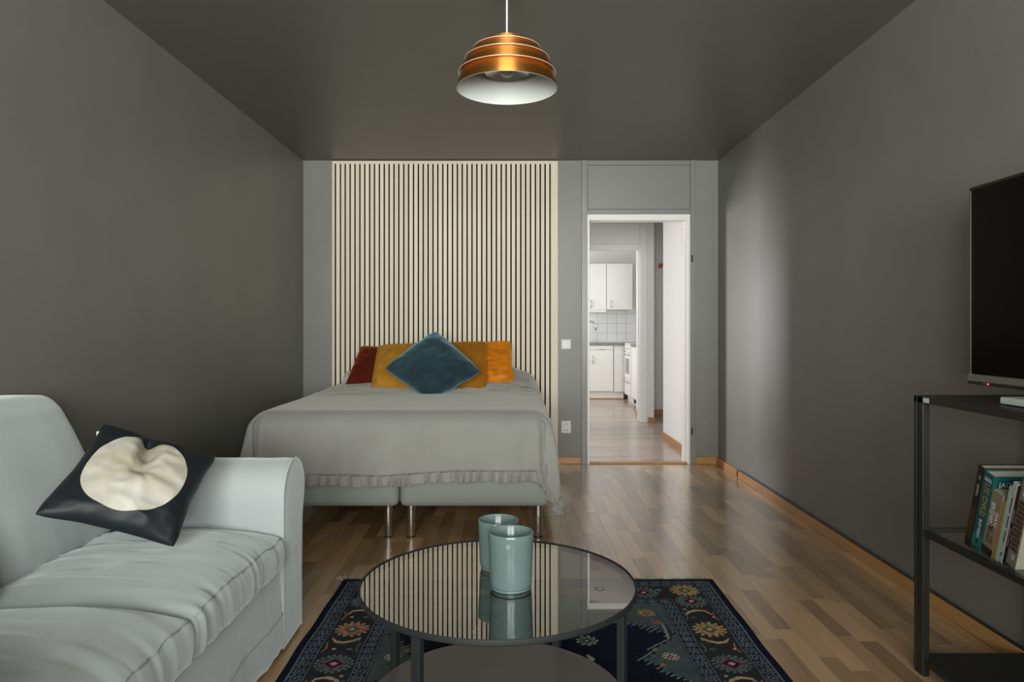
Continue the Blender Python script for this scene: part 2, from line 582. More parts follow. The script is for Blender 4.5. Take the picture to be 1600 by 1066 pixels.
strips.sort(key=strip_score, reverse=True)
cache = {}
for k, (x0, x1, y0, y1) in enumerate(strips[:300]):
    key = (round(x1 - x0, 4), round(y1 - y0, 4))
    if key not in cache:
        w, l = key[0] / 2 - 0.00015, key[1] / 2 - 0.00015
        mb = MB()
        e = 0.0003
        vs = [(-w, -l, -0.0045), (w, -l, -0.0045), (w, l, -0.0045), (-w, l, -0.0045),
              (-w, -l, -e), (w, -l, -e), (w, l, -e), (-w, l, -e),
              (-w + e, -l + e, 0), (w - e, -l + e, 0), (w - e, l - e, 0), (-w + e, l - e, 0)]
        fs = [(0, 1, 5, 4), (1, 2, 6, 5), (2, 3, 7, 6), (3, 0, 4, 7),
              (4, 5, 9, 8), (5, 6, 10, 9), (6, 7, 11, 10), (7, 4, 8, 11), (8, 9, 10, 11), (3, 2, 1, 0)]
        mb.add(vs, fs)
        cache[key] = mb.mesh('floor_strip', 'strip')
    o = bpy.data.objects.new('floor_strip', cache[key])
    COL.objects.link(o); o.parent = floor
    o.location = Vector(((x0 + x1) / 2, (y0 + y1) / 2, 0)) - floor.location
mb = MB()
for (x0, x1, y0, y1) in strips[300:]:
    mb.box(x0 + 0.0003, x1 - 0.0003, y0 + 0.0003, y1 - 0.0003, -0.0045, 0)
o = obj('floor_strips', mb, 'strip_rest', floor)
o['kind'] = 'stuff'

# --- walls, ceiling
struct('wall_left', B(XL - 0.12, XL, YR, YB, -0.06, H), 'wall')
struct('wall_right', B(XR, XR + 0.12, YR, YB, -0.06, H), 'wall')
struct('ceiling', B(XL - 0.12, XR + 0.12, YR - 0.2, YB + 0.12, H, H + 0.1), 'ceiling')
T0, T1 = 2.099, 2.457
wb = MB()
wb.box(XL - 0.12, DX0, YB, YB + 0.12, -0.06, H)
wb.box(DX1, XR + 0.12, YB, YB + 0.12, -0.06, H)
wb.box(DX0, DX1, YB, YB + 0.12, DZ, H)
struct('wall_back', wb, 'wall')
# rear wall with the bedroom window
WX0, WX1, WZ0, WZ1 = -1.35, 1.45, 0.75, 2.40
wr_ = MB()
wr_.box(XL - 0.12, WX0, YR - 0.2, YR, -0.06, H)
wr_.box(WX1, XR + 0.12, YR - 0.2, YR, -0.06, H)
wr_.box(WX0, WX1, YR - 0.2, YR, -0.06, WZ0)
wr_.box(WX0, WX1, YR - 0.2, YR, WZ1, H)
struct('wall_rear', wr_, 'wall')
w1 = struct_root('window_1', ((WX0 + WX1) / 2, YR - 0.06, WZ0))
fr = MB()
fr.box(WX0, WX0 + 0.06, YR - 0.09, YR - 0.03, WZ0, WZ1); fr.box(WX1 - 0.06, WX1, YR - 0.09, YR - 0.03, WZ0, WZ1)
fr.box(WX0, WX1, YR - 0.09, YR - 0.03, WZ0, WZ0 + 0.06); fr.box(WX0, WX1, YR - 0.09, YR - 0.03, WZ1 - 0.06, WZ1)
obj('window_frame', fr, 'white', w1, bev=0.004)
obj('mullion', B(-0.05, 0.15, YR - 0.09, YR - 0.03, WZ0, WZ1), 'white', w1, bev=0.004)
obj('pane', B(WX0 + 0.05, -0.04, YR - 0.064, YR - 0.058, WZ0 + 0.05, WZ1 - 0.05), 'pane', w1)
obj('pane', B(0.14, WX1 - 0.05, YR - 0.064, YR - 0.058, WZ0 + 0.05, WZ1 - 0.05), 'pane', w1)

# --- baseboards
struct('baseboard_right', B(XR - 0.015, XR, YR, YB, 0, 0.056), 'base', bev=0.003)
struct('baseboard_left', B(XL, XL + 0.015, YR, YB, 0, 0.056), 'base', bev=0.003)
bb = MB(); bb.box(XL + 0.015, 0.57, YB - 0.014, YB, 0, 0.058)
bb.box(1.508, XR - 0.015, YB - 0.014, YB, 0, 0.058)
struct('baseboard_back', bb, 'base', bev=0.003)

# --- door_1: grey posts floor to ceiling, panel above, white lining
d1 = struct_root('door_1', (1.04, YB, 0))
d1['label'] = 'open bedroom doorway with grey posts, grey panel above and white lining'
obj('post', B(0.572, 0.620, YB - 0.016, YB, 0, H), 'trimgrey', d1, bev=0.002)
obj('post', B(1.466, 1.510, YB - 0.016, YB, 0, H), 'trimgrey', d1, bev=0.002)
obj('head_rail', B(0.620, 1.466, YB - 0.012, YB, T1 + 0.003, H), 'trimgrey', d1, bev=0.003)
obj('head_rail', B(0.620, 1.466, YB - 0.012, YB, DZ, T0 - 0.003), 'trimgrey', d1, bev=0.003)
obj('transom_panel', B(0.624, 1.462, YB - 0.008, YB, T0, T1), 'trimgrey', d1, bev=0.002)
obj('jamb', B(DX0, DX0 + 0.022, YB - 0.004, YB + 0.12, 0, DZ), 'white', d1, bev=0.002)
obj('jamb', B(DX1 - 0.026, DX1, YB - 0.004, YB + 0.12, 0, DZ), 'white', d1, bev=0.002)
obj('door_stop', B(DX1 - 0.044, DX1 - 0.026, YB + 0.05, YB + 0.12, 0, DZ - 0.05), 'white', d1, bev=0.002)
obj('head_jamb', B(DX0 + 0.022, DX1 - 0.026, YB - 0.004, YB + 0.12, DZ - 0.05, DZ), 'white', d1, bev=0.002)
obj('threshold', B(DX0 + 0.022, DX1 - 0.026, YB - 0.01, YB + 0.05, 0.0, 0.012), 'base', d1, bev=0.003)
for z in (0.24, 1.66):
    obj('hinge_plate', B(DX1 + 0.004, DX1 + 0.016, YB - 0.019, YB - 0.015, z, z + 0.06), 'hole', d1)

# --- hall beyond
HX0 = -0.6
PW = 1.62            # partition face in the kitchen
struct('floor_hall', B(HX0 - 0.1, 3.0, YB + 0.06, 11.8, -0.06, 0.0), 'hallfloor')
struct('ceiling_hall', B(HX0 - 0.2, 3.1, YB + 0.12, 11.9, H, H + 0.1), 'hallceil')
struct('wall_hall_right', B(1.55, 1.67, YB + 0.12, 7.28, 0, H), 'hallwall')
struct('wall_hall_side', B(3.0, 3.1, 7.0, 9.25, 0, H), 'hallwall')
struct('wall_hall_return', B(1.67, 3.0, 7.16, 7.28, 0, H), 'hallwall')
struct('wall_hall_niche', B(1.684, 3.0, 9.15, 9.25, 0, H), 'hallwall')
hl = MB()
hl.box(HX0 - 0.1, HX0, YB + 0.12, 7.15, 0, H); hl.box(HX0 - 0.1, HX0, 8.10, 9.3, 0, H)
hl.box(HX0 - 0.1, HX0, 7.15, 8.10, 0, 0.25); hl.box(HX0 - 0.1, HX0, 7.15, 8.10, 2.05, H)
hl.box(HX0 - 0.1, HX0, 9.3, 10.8, 0, 0.9); hl.box(HX0 - 0.1, HX0, 9.3, 10.8, 2.2, H)
hl.box(HX0 - 0.1, HX0, 10.8, 11.8, 0, H)
struct('wall_hall_left', hl, 'hallwall')
for n, (a, b, c, d) in enumerate(((7.15, 8.10, 0.25, 2.05), (9.3, 10.8, 0.9, 2.2))):
    w = struct_root('window_%d' % (n + 2), (HX0 - 0.05, (a + b) / 2, c))
    f = MB()
    f.box(HX0 - 0.09, HX0 - 0.03, a, a + 0.05, c, d); f.box(HX0 - 0.09, HX0 - 0.03, b - 0.05, b, c, d)
    f.box(HX0 - 0.09, HX0 - 0.03, a, b, c, c + 0.05); f.box(HX0 - 0.09, HX0 - 0.03, a, b, d - 0.05, d)
    obj('window_frame', f, 'white', w, bev=0.003)
    obj('pane', B(HX0 - 0.063, HX0 - 0.058, a + 0.04, b - 0.04, c + 0.04, d - 0.04), 'pane', w)
bh = MB(); bh.box(1.536, 1.55, YB + 0.12, 7.28, 0, 0.058)
struct('baseboard_hall_right', bh, 'base', bev=0.003)
struct('baseboard_hall_niche', B(1.684, 3.0, 9.136, 9.15, 0, 0.07), 'base', bev=0.003)
# wall with the kitchen doorway
YK = 8.41
K0, K1, KZ = 0.62, 1.535, 2.06
wk = MB()
wk.box(HX0, K0, YK, YK + 0.1, 0, H); wk.box(K1, 1.684, YK, YK + 0.1, 0, H); wk.box(K0, K1, YK, YK + 0.1, KZ, H)
struct('wall_hall_end', wk, 'hallwall')
struct('wall_partition', B(PW, 1.684, YK + 0.1, 9.25, 0, H), 'hallwall')
struct('baseboard_partition', B(1.61, 1.70, YK - 0.014, YK, 0, 0.06), 'base', bev=0.003)
struct('baseboard_kitchen_side', B(PW - 0.012, PW, YK + 0.1, 9.25, 0, 0.058), 'base', bev=0.003)
d2 = struct_root('door_2', (1.08, YK, 0))
d2['label'] = 'white kitchen doorway at the end of the hall with a panel above'
obj('post', B(K0 - 0.06, K0 + 0.02, YK - 0.016, YK + 0.1, 0, H), 'white', d2, bev=0.003)
obj('post', B(K1 - 0.02, K1 + 0.06, YK - 0.016, YK + 0.1, 0, H), 'white', d2, bev=0.003)
obj('stop', B(K1 - 0.035, K1 - 0.02, YK + 0.04, YK + 0.1, 0, KZ), 'white', d2, bev=0.002)
obj('head_rail', B(K0 + 0.02, K1 - 0.02, YK - 0.014, YK + 0.1, KZ - 0.02, KZ + 0.05), 'white', d2, bev=0.004)
obj('transom_panel', B(K0 + 0.025, K1 - 0.025, YK - 0.006, YK, KZ + 0.055, H - 0.05), 'hallwall', d2, bev=0.002)

# --- kitchen shell with single tiles
YT = 11.70
struct('wall_kitchen_right', B(2.36, 2.46, 9.25, 11.8, 0, H), 'hallwall')
kb = struct('wall_kitchen_back', B(HX0, 2.46, YT, YT + 0.1, 0, H), 'grout')
tm = MB().box(-0.077, 0.077, -0.006, 0.004, -0.077, 0.077).mesh('tile', 'tile')
for i in range(11):
    for j in range(4):
        o = bpy.data.objects.new('tile', tm); COL.objects.link(o); o.parent = kb
        o.location = Vector((0.70 + 0.158 * i, YT, 0.955 + 0.158 * j)) - kb.location
        md = o.modifiers.new('bevel', 'BEVEL'); md.width = 0.002; md.segments = 1
obj('plaster', B(HX0, 2.36, YT - 0.005, YT, 1.51, H), 'hallwall', kb)

# ================================================================== BEDROOM: slat wall
SX0, SX1, SZ1 = -1.477, 0.376, 2.490
sp = thing('slat_wall_panel', 'tall pale oak slat panel with black grooves behind the bed', 'wall panel', ((SX0 + SX1) / 2, YB, 0.0))
obj('backing', B(SX0 + 0.002, SX1 - 0.002, YB - 0.006, YB, 0.06, SZ1 - 0.002), 'felt', sp)
obj('frame_strip', B(SX0, SX0 + 0.021, YB - 0.026, YB, 0.06, SZ1), 'slat', sp, bev=0.001)
obj('frame_strip', B(SX1 - 0.058, SX1, YB - 0.026, YB, 0.06, SZ1), 'slat', sp, bev=0.001)
obj('frame_strip', B(SX0 + 0.021, SX1 - 0.058, YB - 0.026, YB, SZ1 - 0.022, SZ1), 'slat', sp, bev=0.001)
x_first, x_last = SX0 + 0.021 + 0.013, SX1 - 0.058 - 0.012
NS = 44
pitch = (x_last - x_first + 0.0125) / NS
sm_ = MB().box(-0.01375, 0.01375, -0.023, 0.0, 0.0, SZ1 - 0.022 - 0.06).mesh('slat', 'slat')
for i in range(NS):
    o = bpy.data.objects.new('slat', sm_); COL.objects.link(o); o.parent = sp
    o.location = Vector((x_first + pitch * i + 0.01375, YB - 0.0005, 0.06)) - sp.location

# ================================================================== BED
BX0, BXM, BX1, BY0, BY1 = -1.405, -0.602, 0.200, 3.77, 5.80


def box_bed(x0, x1, label):
    t = thing('box_spring_bed', label, 'bed', ((x0 + x1) / 2, (BY0 + BY1) / 2, 0))

    def puff(p, U):
        p = p.copy()
        p[:, 1] -= 0.006 * (U[:, 1] < -0.9) * (1 - U[:, 0] ** 2) * (1 - U[:, 2] ** 2)
        p[:, 2] -= 0.0 * U[:, 0]
        return p
    obj('bed_base', soft_box((x0 + 0.003, BY0, 0.168), (x1 - 0.003, BY1, 0.41), 0.028, 0.03, 'boxbase', puff, 'bed_base'), None, t)
    obj('mattress', soft_box((x0 + 0.004, BY0 + 0.005, 0.405), (x1 - 0.004, BY1, 0.638), 0.05, 0.03, 'boxbase', None, 'mattress'), None, t)
    for lx in (x0 + 0.06, x1 - 0.06):
        for ly in (BY0 + 0.04, BY1 - 0.08):
            lg = MB().lathe([(0, 0), (0.0215, 0), (0.0225, 0.002), (0.0225, 0.175), (0, 0.175)], (lx, ly, 0.0), 24)
            g = obj('leg', lg, 'steel', t, smooth='angle')
            obj('foot_pad', MB().cyl(lx, ly, 0.0, 0.008, 0.0232, 24), 'black', g, smooth='angle')
    return t


bed_l = box_bed(BX0, BXM - 0.001, 'grey green box spring bed on steel legs, the half beside the bare left wall')
bed_r = box_bed(BXM + 0.001, BX1, 'grey green box spring bed on steel legs, the half beside the doorway')

# --- bedspread: draped sheet
ZT = 0.662
cxl, cxr, cyf = BX0 + 0.09, BX1 - 0.09, BY0 + 0.10


def head_bump(x, y):
    b = 0.125 * np.exp(-((y - 5.62) / 0.24) ** 2) * np.clip((0.30 - x) / 0.28, 0, 1) ** 0.8 * np.clip((x + 1.35) / 0.35, 0, 1)
    return b * (0.75 + 0.25 * np.clip((x + 0.5) / 0.5, 0, 1))


def drape(s, t, amp=1.0):
    s = np.asarray(s, float); t = np.asarray(t, float)
    px_ = np.clip(s, cxl, cxr); py_ = np.maximum(t, cyf)
    dx, dy = s - px_, t - py_
    L = np.hypot(dx, dy)
    nx, ny = dx / np.maximum(L, 1e-9), dy / np.maximum(L, 1e-9)
    R = 0.11
    arc = L < R * PI / 2
    out = np.where(arc, R * np.sin(np.minimum(L / R, PI / 2)), R + 0.075 * (L - R * PI / 2))
    dn = np.where(arc, R * (1 - np.cos(np.minimum(L / R, PI / 2))), R + 0.985 * (L - R * PI / 2))
    ang = np.arctan2(np.abs(nx), np.maximum(-ny, 0) + 1e-9)
    along = px_ + np.sign(nx) * ((py_ - cyf) + 0.15 * ang)
    corner = (np.abs(nx) * np.abs(ny)) * 2
    q = np.stack([along, along * 0, L], 1)
    fold = 0.014 * vn(q, (8, 1, 1.0), 3.1) + 0.007 * vn(q, (21, 1, 2), 7.7) + 0.032 * corner * np.sin(ang * 7 + 0.6)
    h = np.clip((L - 0.05) / 0.25, 0, 1)
    out = out + h * fold * amp + 0.012 * h
    x = px_ + nx * out; y = py_ + ny * out
    flat = np.stack([s, t, s * 0], 1)
    z = ZT - dn + np.where(L < 1e-6, 1, 0.0) * 0
    wr = 0.007 * vn(flat, (2.2, 4.5, 1), 1.3) + 0.008 * ridge(flat, (4, 9, 1), 5.5) * np.clip((t - 4.2) / 0.8, 0, 1) \
        + 0.005 * ridge(flat, (9, 19, 1), 2.2) * np.clip((t - 4.6) / 0.5, 0, 1)
    z = z + wr * (1 - h * 0.5) + 0.010 + head_bump(px_, py_) * np.exp(-(L / 0.12) ** 2)
    z = z - 0.02 * np.clip((cyf + 0.30 - py_) / 0.3, 0, 1) ** 2 * (L < 1e-6) * 0
    return np.stack([x, y, z], 1)


ov_l, ov_r = 0.38, 0.43


def front_len(s):
    """how far the front hem hangs, a little uneven"""
    return 0.374 + 0.03 * np.clip((-0.2 - s) / 1.2, -0.3, 1) + 0.006 * np.sin(s * 7)


spd = thing('bedspread', 'grey beige cotton bedspread with a ruffled hem over the double bed', 'bedspread', ((BX0 + BX1) / 2, 4.75, 0.30))
ns, nt_ = 190, 190
ss = np.linspace(cxl - ov_l, cxr + ov_r, ns)
tt = np.linspace(0, 1, nt_)
S, Tt = np.meshgrid(ss, tt, indexing='ij')
T_real = (cyf - front_len(S)) + Tt * (5.80 - (cyf - front_len(S)))
co = drape(S.ravel(), T_real.ravel())
sh_ = grid_mesh('spread_sheet', co, ns, nt_, 'spread', flip=True)
so = obj('spread_sheet', sh_, None, spd)
md = so.modifiers.new('thickness', 'SOLIDIFY'); md.thickness = 0.005; md.offset = 1
# ruffle along the hem: left side, front, right side
def hem_path():
    pts = []
    fl = lambda s: cyf - front_len(np.array([s]))[0]
    for t in np.arange(5.78, fl(ss[0]), -0.004): pts.append((ss[0], t, -1, 0))
    n0 = 24
    for k in range(n0):
        a = PI / 2 * k / n0
        pts.append((ss[0], fl(ss[0]), -math.cos(a), -math.sin(a)))
    for s in np.arange(ss[0], ss[-1], 0.004): pts.append((s, fl(s), 0, -1))
    for k in range(n0):
        a = PI / 2 * k / n0
        pts.append((ss[-1], fl(ss[-1]), math.sin(a), -math.cos(a)))
    for t in np.arange(fl(ss[-1]), 5.78, 0.004): pts.append((ss[-1], t, 1, 0))
    return np.array(pts)


hp = hem_path()
rows = 7
arcl = np.concatenate([[0], np.cumsum(np.maximum(np.hypot(np.diff(hp[:, 0]), np.diff(hp[:, 1])), 0.004))])
hb = drape(hp[:, 0] + hp[:, 2] * 0.03, hp[:, 1] + hp[:, 3] * 0.03)
arcl = np.concatenate([[0], np.cumsum(np.linalg.norm(np.diff(hb, axis=0), axis=1))])
ph = arcl * 112 + 4.0 * vn(np.stack([arcl, arcl * 0, arcl * 0], 1), (11, 1, 1), 0.4) * 2
rw = []
for j in range(rows):
    d = 0.058 * j / (rows - 1)
    p0 = drape(hp[:, 0] + hp[:, 2] * d, hp[:, 1] + hp[:, 3] * d)
    pc = drape(hp[:, 0] + hp[:, 2] * (d + 0.01), hp[:, 1] + hp[:, 3] * (d + 0.01))
    clx = np.clip(p0[:, 0], cxl, cxr); cly = np.maximum(p0[:, 1], cyf)
    nn = np.stack([p0[:, 0] - clx, p0[:, 1] - cly], 1)
    nn /= np.maximum(np.linalg.norm(nn, axis=1, keepdims=True), 1e-6)
    w = (0.007 + 0.017 * (d / 0.058) ** 0.8) * np.sin(ph + 0.8 * np.sin(ph)) + 0.004 * np.sin(ph * 0.37 + 1) + 0.008
    w = w * (1 - 0.45 * np.abs(hp[:, 2]))
    tx = np.gradient(p0[:, 0]); ty = np.gradient(p0[:, 1]); tl = np.maximum(np.hypot(tx, ty), 1e-6)
    sw = (0.010 * np.sin(2 * ph + 0.6) + 0.004 * np.cos(ph * 0.5)) * (d / 0.058) ** 0.7
    p0[:, 0] += nn[:, 0] * w + tx / tl * sw; p0[:, 1] += nn[:, 1] * w + ty / tl * sw
    p0[:, 2] += 0.004 * np.sin(ph * 0.21) * (d / 0.058)
    rw.append(p0)
rc = np.stack(rw, 1).reshape(-1, 3)
ro = obj('ruffle', grid_mesh('ruffle', rc, len(hp), rows, 'spread'), None, spd)
md = ro.modifiers.new('thickness', 'SOLIDIFY'); md.thickness = 0.0025; md.offset = 0


# --- cushions on the bed
def cushion(name, label, cs, T, m, parts=None, **kw):
    me = pillow_mesh(name, cs, T, m, **kw)
    o = link(name, me)
    tag(o, label, 'cushion')
    return o


cushion('rust_cushion', 'dark rust red velvet cushion half hidden behind the textured mustard cushion',
        (P(537, 604, 5.36), P(606, 606, 5.36), P(622, 546, 5.64), P(563, 541, 5.64)), 0.081, 'rust', k=0.05, off=1.0)
cushion('orange_cushion', 'bright orange crushed velvet cushion beside the smooth mustard cushion',
        (P(738, 603, 5.38), P(804, 601, 5.34), P(798, 533, 5.64), P(738, 536, 5.66)), 0.075, 'orange', k=0.06, wr=0.009, off=2.0)
cushion('mustard_cushion', 'mustard yellow cushion with a wavy texture behind the petrol blue cushion',
        (P(577, 609, 5.18), P(676, 617, 5.12), P(686, 536, 5.44), P(588, 540, 5.44)), 0.081, 'mustard', k=0.04, wr=0.008, off=3.0)
cushion('smooth_mustard_cushion', 'smooth dark mustard cushion between the petrol blue and orange cushions',
        (P(690, 613, 5.18), P(759, 610, 5.18), P(760, 534, 5.46), P(692, 536, 5.47)), 0.075, 'mustard2', k=0.03, off=4.0)
cushion('petrol_cushion', 'petrol blue velvet cushion standing on one corner in front of the mustard ones',
        (P(669, 625, 4.74), P(752, 581, 4.98), P(680, 517, 5.22), P(599, 576, 4.98)), 0.094, 'teal', k=0.03, off=5.0)
cushion('sleeping_pillow', 'pale linen pillow mostly hidden behind the rust red cushion', 
        (P(531, 602, 5.58), P(590, 604, 5.58), P(592, 575, 5.74), P(538, 582, 5.74)), 0.03, 'linen', k=0.05, off=6.0)

# ================================================================== SOFA
SFX = -0.79            # front plane
sofa = thing('sofa', 'white slipcovered two seat sofa with rolled arms along the left wall', 'sofa', (-1.25, 1.76, 0))


def arm(y_in, sgn, name='arm'):
    """rolled arm, outline in (y,z); sgn +1 = bulge towards +y"""
    ol = [(0.0, 0.012), (0.0, 0.25), (0.0, 0.40), (0.0, 0.50)]
    for k in range(0, 15):
        a = PI - k * (PI + 0.5) / 14
        ol.append((0.125 + 0.125 * math.cos(a), 0.528 + 0.122 * math.sin(a)))
    ol += [(0.222, 0.42), (0.215, 0.25), (0.217, 0.012)]
    ol = np.array(ol)
    # resample
    d = np.concatenate([[0], np.cumsum(np.hypot(*np.diff(ol, axis=0).T))])
    m_ = 70
    u = np.linspace(0, d[-1], m_)
    yy = np.interp(u, d, ol[:, 0]); zz = np.interp(u, d, ol[:, 1])
    nx_ = 60
    xs = np.linspace(-1.70, SFX, nx_)
    co = []
    cy, cz = 0.115, 0.45
    for i, x in enumerate(xs):
        e = min(1, (SFX - x) / 0.02)
        sh = 1 - 0.05 * (1 - e) ** 2
        for j in range(m_):
            y = 0.11 + (yy[j] - 0.11) * sh; z = zz[j] if zz[j] < 0.45 else 0.45 + (zz[j] - 0.45) * sh
            co.append((x, y_in + sgn * y, z))
    co = np.array(co)
    w = 0.004 * vn(co, (3, 3, 3), 2.0) + 0.002 * ridge(co, (9, 9, 5), 6.0)
    low = np.clip((0.40 - co[:, 2]) / 0.3, 0, 1)
    w2 = 0.010 * low * vn(co, (14, 0.1, 1.2), 4.0)
    co[:, 1] += sgn * (w + w2) * 0.8 * (np.abs(co[:, 1] - y_in) > 0.1)
    co[:, 2] += 0.5 * w * (co[:, 2] > 0.5)
    me = grid_mesh(name, co, nx_, m_, 'sofa', flip=(sgn < 0))
    a = obj(name, me, None, sofa)
    # front panel, slightly domed
    fp = []
    cen = np.array([0.11, 0.33])
    rows_ = 14
    for r in range(rows_):
        k = 1 - r / (rows_ - 1) * 0.98
        for j in range(m_):
            y = cen[0] + (yy[j] - cen[0]) * k * 0.95; z = cen[1] + (zz[j] - cen[1]) * k
            fp.append((SFX + 0.012 * (1 - k ** 4) * 1.0, y_in + sgn * y, z))
    fp = np.array(fp)
    fp[:, 0] += 0.006 * vn(fp, (1, 22, 2.0), 8.0) * np.clip((0.5 - fp[:, 2]) / 0.3, 0, 1)
    I = []
    for r in range(rows_ - 1):
        for j in range(m_ - 1):
            q = (r * m_ + j, r * m_ + j + 1, (r + 1) * m_ + j + 1, (r + 1) * m_ + j)
            I.append(q if sgn < 0 else q[::-1])
        q = (r * m_ + m_ - 1, r * m_, (r + 1) * m_, (r + 1) * m_ + m_ - 1)
        I.append(q if sgn < 0 else q[::-1])
    f_ = obj('front_panel', raw_mesh('front_panel', fp, np.array(I), 'sofa'), None, a)
    pth = [(SFX + 0.001, y_in + sgn * (cen[0] + (yy[j] - cen[0]) * 0.965), zz[j] + (0.001 if zz[j] > 0.5 else 0)) for j in range(m_)]
    obj('piping', MB().tube(pth, 0.0028, 6), 'sofa', a, smooth=True)
    return a


AY = 2.448
arm(AY, 1)
arm(1.07, -1)
# base and skirt
yA, yB_ = 1.06, AY + 0.008


def skirt_fn(p, U):
    p = p.copy()
    fr_ = (U[:, 0] > 0.9)
    low = np.clip((0.30 - p[:, 2]) / 0.25, 0, 1)
    p[:, 0] += fr_ * low * (0.007 * vn(p, (1, 9, 1.0), 1.0) + 0.004 * ridge(p, (1, 20, 1.5), 4.0) + 0.006 * np.sin(p[:, 1] * 17) * low)
    p[:, 0] += fr_ * 0.012 * low
    return p


obj('base', soft_box((-1.68, yA, 0.014), (SFX - 0.012, yB_, 0.318), 0.02, 0.014, 'sofa', skirt_fn, 'base'), None, sofa)
yq = np.linspace(yA + 0.01, yB_ - 0.006, 140)
pq = np.stack([yq * 0 + SFX - 0.0115, yq, yq * 0 + 0.135], 1)
lo_, hi_ = np.array((-1.68, yA, 0.014)), np.array((SFX - 0.012, yB_, 0.318))
sp_ = skirt_fn(pq, (pq - (lo_ + hi_) / 2) / ((hi_ - lo_) / 2))
obj('skirt_seam', MB().tube(sp_, 0.0022, 6), 'seam', sofa, smooth=True)
obj('backrest', soft_box((-1.705, 0.88, 0.015), (-1.55, 2.46, 0.760), 0.06, 0.03, 'sofa', None, 'backrest'), None, sofa)


def seat_fn(seed, crown):
    def fn(p, U):
        p = p.copy()
        x, y, z = U.T
        top = np.clip(z, 0, 1)
        p[:, 2] += top * crown * np.clip(1 - x ** 4, 0, 1) * np.clip(1 - y ** 4, 0, 1) ** 0.7
        # sag towards the front seam
        # transverse creases on the top
        pk = np.stack([p[:, 0], p[:, 1], p[:, 2]], 1)
        p[:, 2] += (z > 0.3) * (0.006 * vn(pk, (3.5, 7, 1), seed) + 0.0055 * ridge(pk + 0.02 * vn(pk, (6, 6, 1), 3.3)[:, None], (2.6, 13, 1), seed + 2)) * (1 - np.clip(abs(y), 0, 1) ** 6)
        # gathers across the front seam
        near = np.exp(-((1 - x) / 0.16) ** 2) * (0.35 + 0.65 * np.clip(vn(pk, (1, 7, 1), seed + 4) + 0.5, 0, 1))
        p[:, 2] += (z > 0.3) * 0.0030 * ridge(pk + 0.03 * vn(pk, (5, 5, 1), 8.3)[:, None], (4, 31, 1), seed + 11) * (1 - np.clip(abs(y), 0, 1) ** 6)
        warp = pk.copy(); warp[:, 1] += 0.02 * vn(pk, (9, 5, 9), seed + 5) + 0.10 * (p[:, 0] - SFX)
        g = ridge(warp, (0.6, 24, 0.6), seed + 7) + 0.5 * ridge(warp, (0.8, 50, 0.8), seed + 1)
        p[:, 2] += (z > 0.3) * near * g * 0.0042
        p[:, 0] += (x > 0.6) * g * 0.0050 + (x > 0.6) * 0.012 * (1 - z ** 2)
        p[:, 1] += np.sign(y) * 0.012 * (1 - np.clip(abs(x), 0, 1) ** 2) * (abs(y) > 0.8) * (1 - z ** 2) * 0.5
        return p
    return fn


CYS = [(1.762, 2.442, 0.0), (1.078, 1.750, 20.0)]
for (a, b, sd) in CYS:
    cc = obj('seat_cushion', soft_box((-1.42, a, 0.292), (SFX + 0.002, b, 0.405), 0.022, 0.008, 'sofa', seat_fn(sd + 1.5, 0.062 if sd == 0 else 0.07), 'seat_cushion'), None, sofa)
    lo_, hi_ = np.array((-1.42, a, 0.292)), np.array((SFX + 0.002, b, 0.405))
    yq = np.linspace(a + 0.012, b - 0.012, 110)
    pq = np.stack([yq * 0 + hi_[0] - 0.0055, yq, yq * 0 + hi_[2] - 0.0055], 1)
    pp = seat_fn(sd + 1.5, 0.062 if sd == 0 else 0.07)(pq, (pq - (lo_ + hi_) / 2) / ((hi_ - lo_) / 2))
    obj('piping', MB().tube(pp, 0.0026, 6), 'seam', cc, smooth=True)


def back_fn(seed):
    def fn(p, U):
        p = p.copy()
        x, y, z = U.T
        p[:, 0] += -0.43 * (p[:, 2] - 0.43)                    # leans back
        full = np.clip(1 - y ** (6 if seed < 5 else 12), 0, 1) * np.clip(1 - np.abs(z + 0.10) ** 4, 0, 1)
        p[:, 0] += (x > 0) * ((0.060 if seed < 5 else 0.105) * full - 0.006)
        p[:, 2] += (z > 0.7) * 0.012 * (1 - y ** 2)
        p[:, 0] += (x > 0.2) * (0.008 * vn(p, (4, 4, 3), seed) + 0.004 * ridge(p, (6, 9, 4), seed + 3))
        p[:, 1] += 0.010 * vn(p, (2, 1, 4), seed + 6)
        return p
    return fn


for (a, b, sd) in ((1.845, 2.435, 2.0), (1.09, 1.838, 9.0)):
    obj('back_cushion', soft_box((-1.535, a, 0.425), (-1.345, b, 0.893), 0.042, 0.012, 'sofa', back_fn(sd), 'back_cushion'), None, sofa)

# --- black throw pillow with a pale printed disc
m, nt, N, L, b = _nt('black_satin_with_cream_disc')
at = N.new('ShaderNodeAttribute'); at.attribute_name = 'pillow_uv'
sub = N.new('ShaderNodeVectorMath'); sub.operation = 'SUBTRACT'; sub.inputs[1].default_value = (-0.02, 0.04, 1)
L.new(at.outputs['Vector'], sub.inputs[0])
ln_ = N.new('ShaderNodeVectorMath'); ln_.operation = 'LENGTH'; L.new(sub.outputs[0], ln_.inputs[0])
lt = N.new('ShaderNodeMath'); lt.operation = 'LESS_THAN'; lt.inputs[1].default_value = 0.76
L.new(ln_.outputs['Value'], lt.inputs[0])
nz = N.new('ShaderNodeTexNoise'); nz.inputs['Scale'].default_value = 1.6; nz.inputs['Detail'].default_value = 4
L.new(at.outputs['Vector'], nz.inputs['Vector'])
cr = N.new('ShaderNodeValToRGB')
cr.color_ramp.elements[0].position = 0.35; cr.color_ramp.elements[0].color = (0.47, 0.43, 0.33, 1)
cr.color_ramp.elements[1].position = 0.62; cr.color_ramp.elements[1].color = (0.62, 0.60, 0.54, 1)
L.new(nz.outputs[0], cr.inputs[0])
mxc = N.new('ShaderNodeMix'); mxc.data_type = 'RGBA'
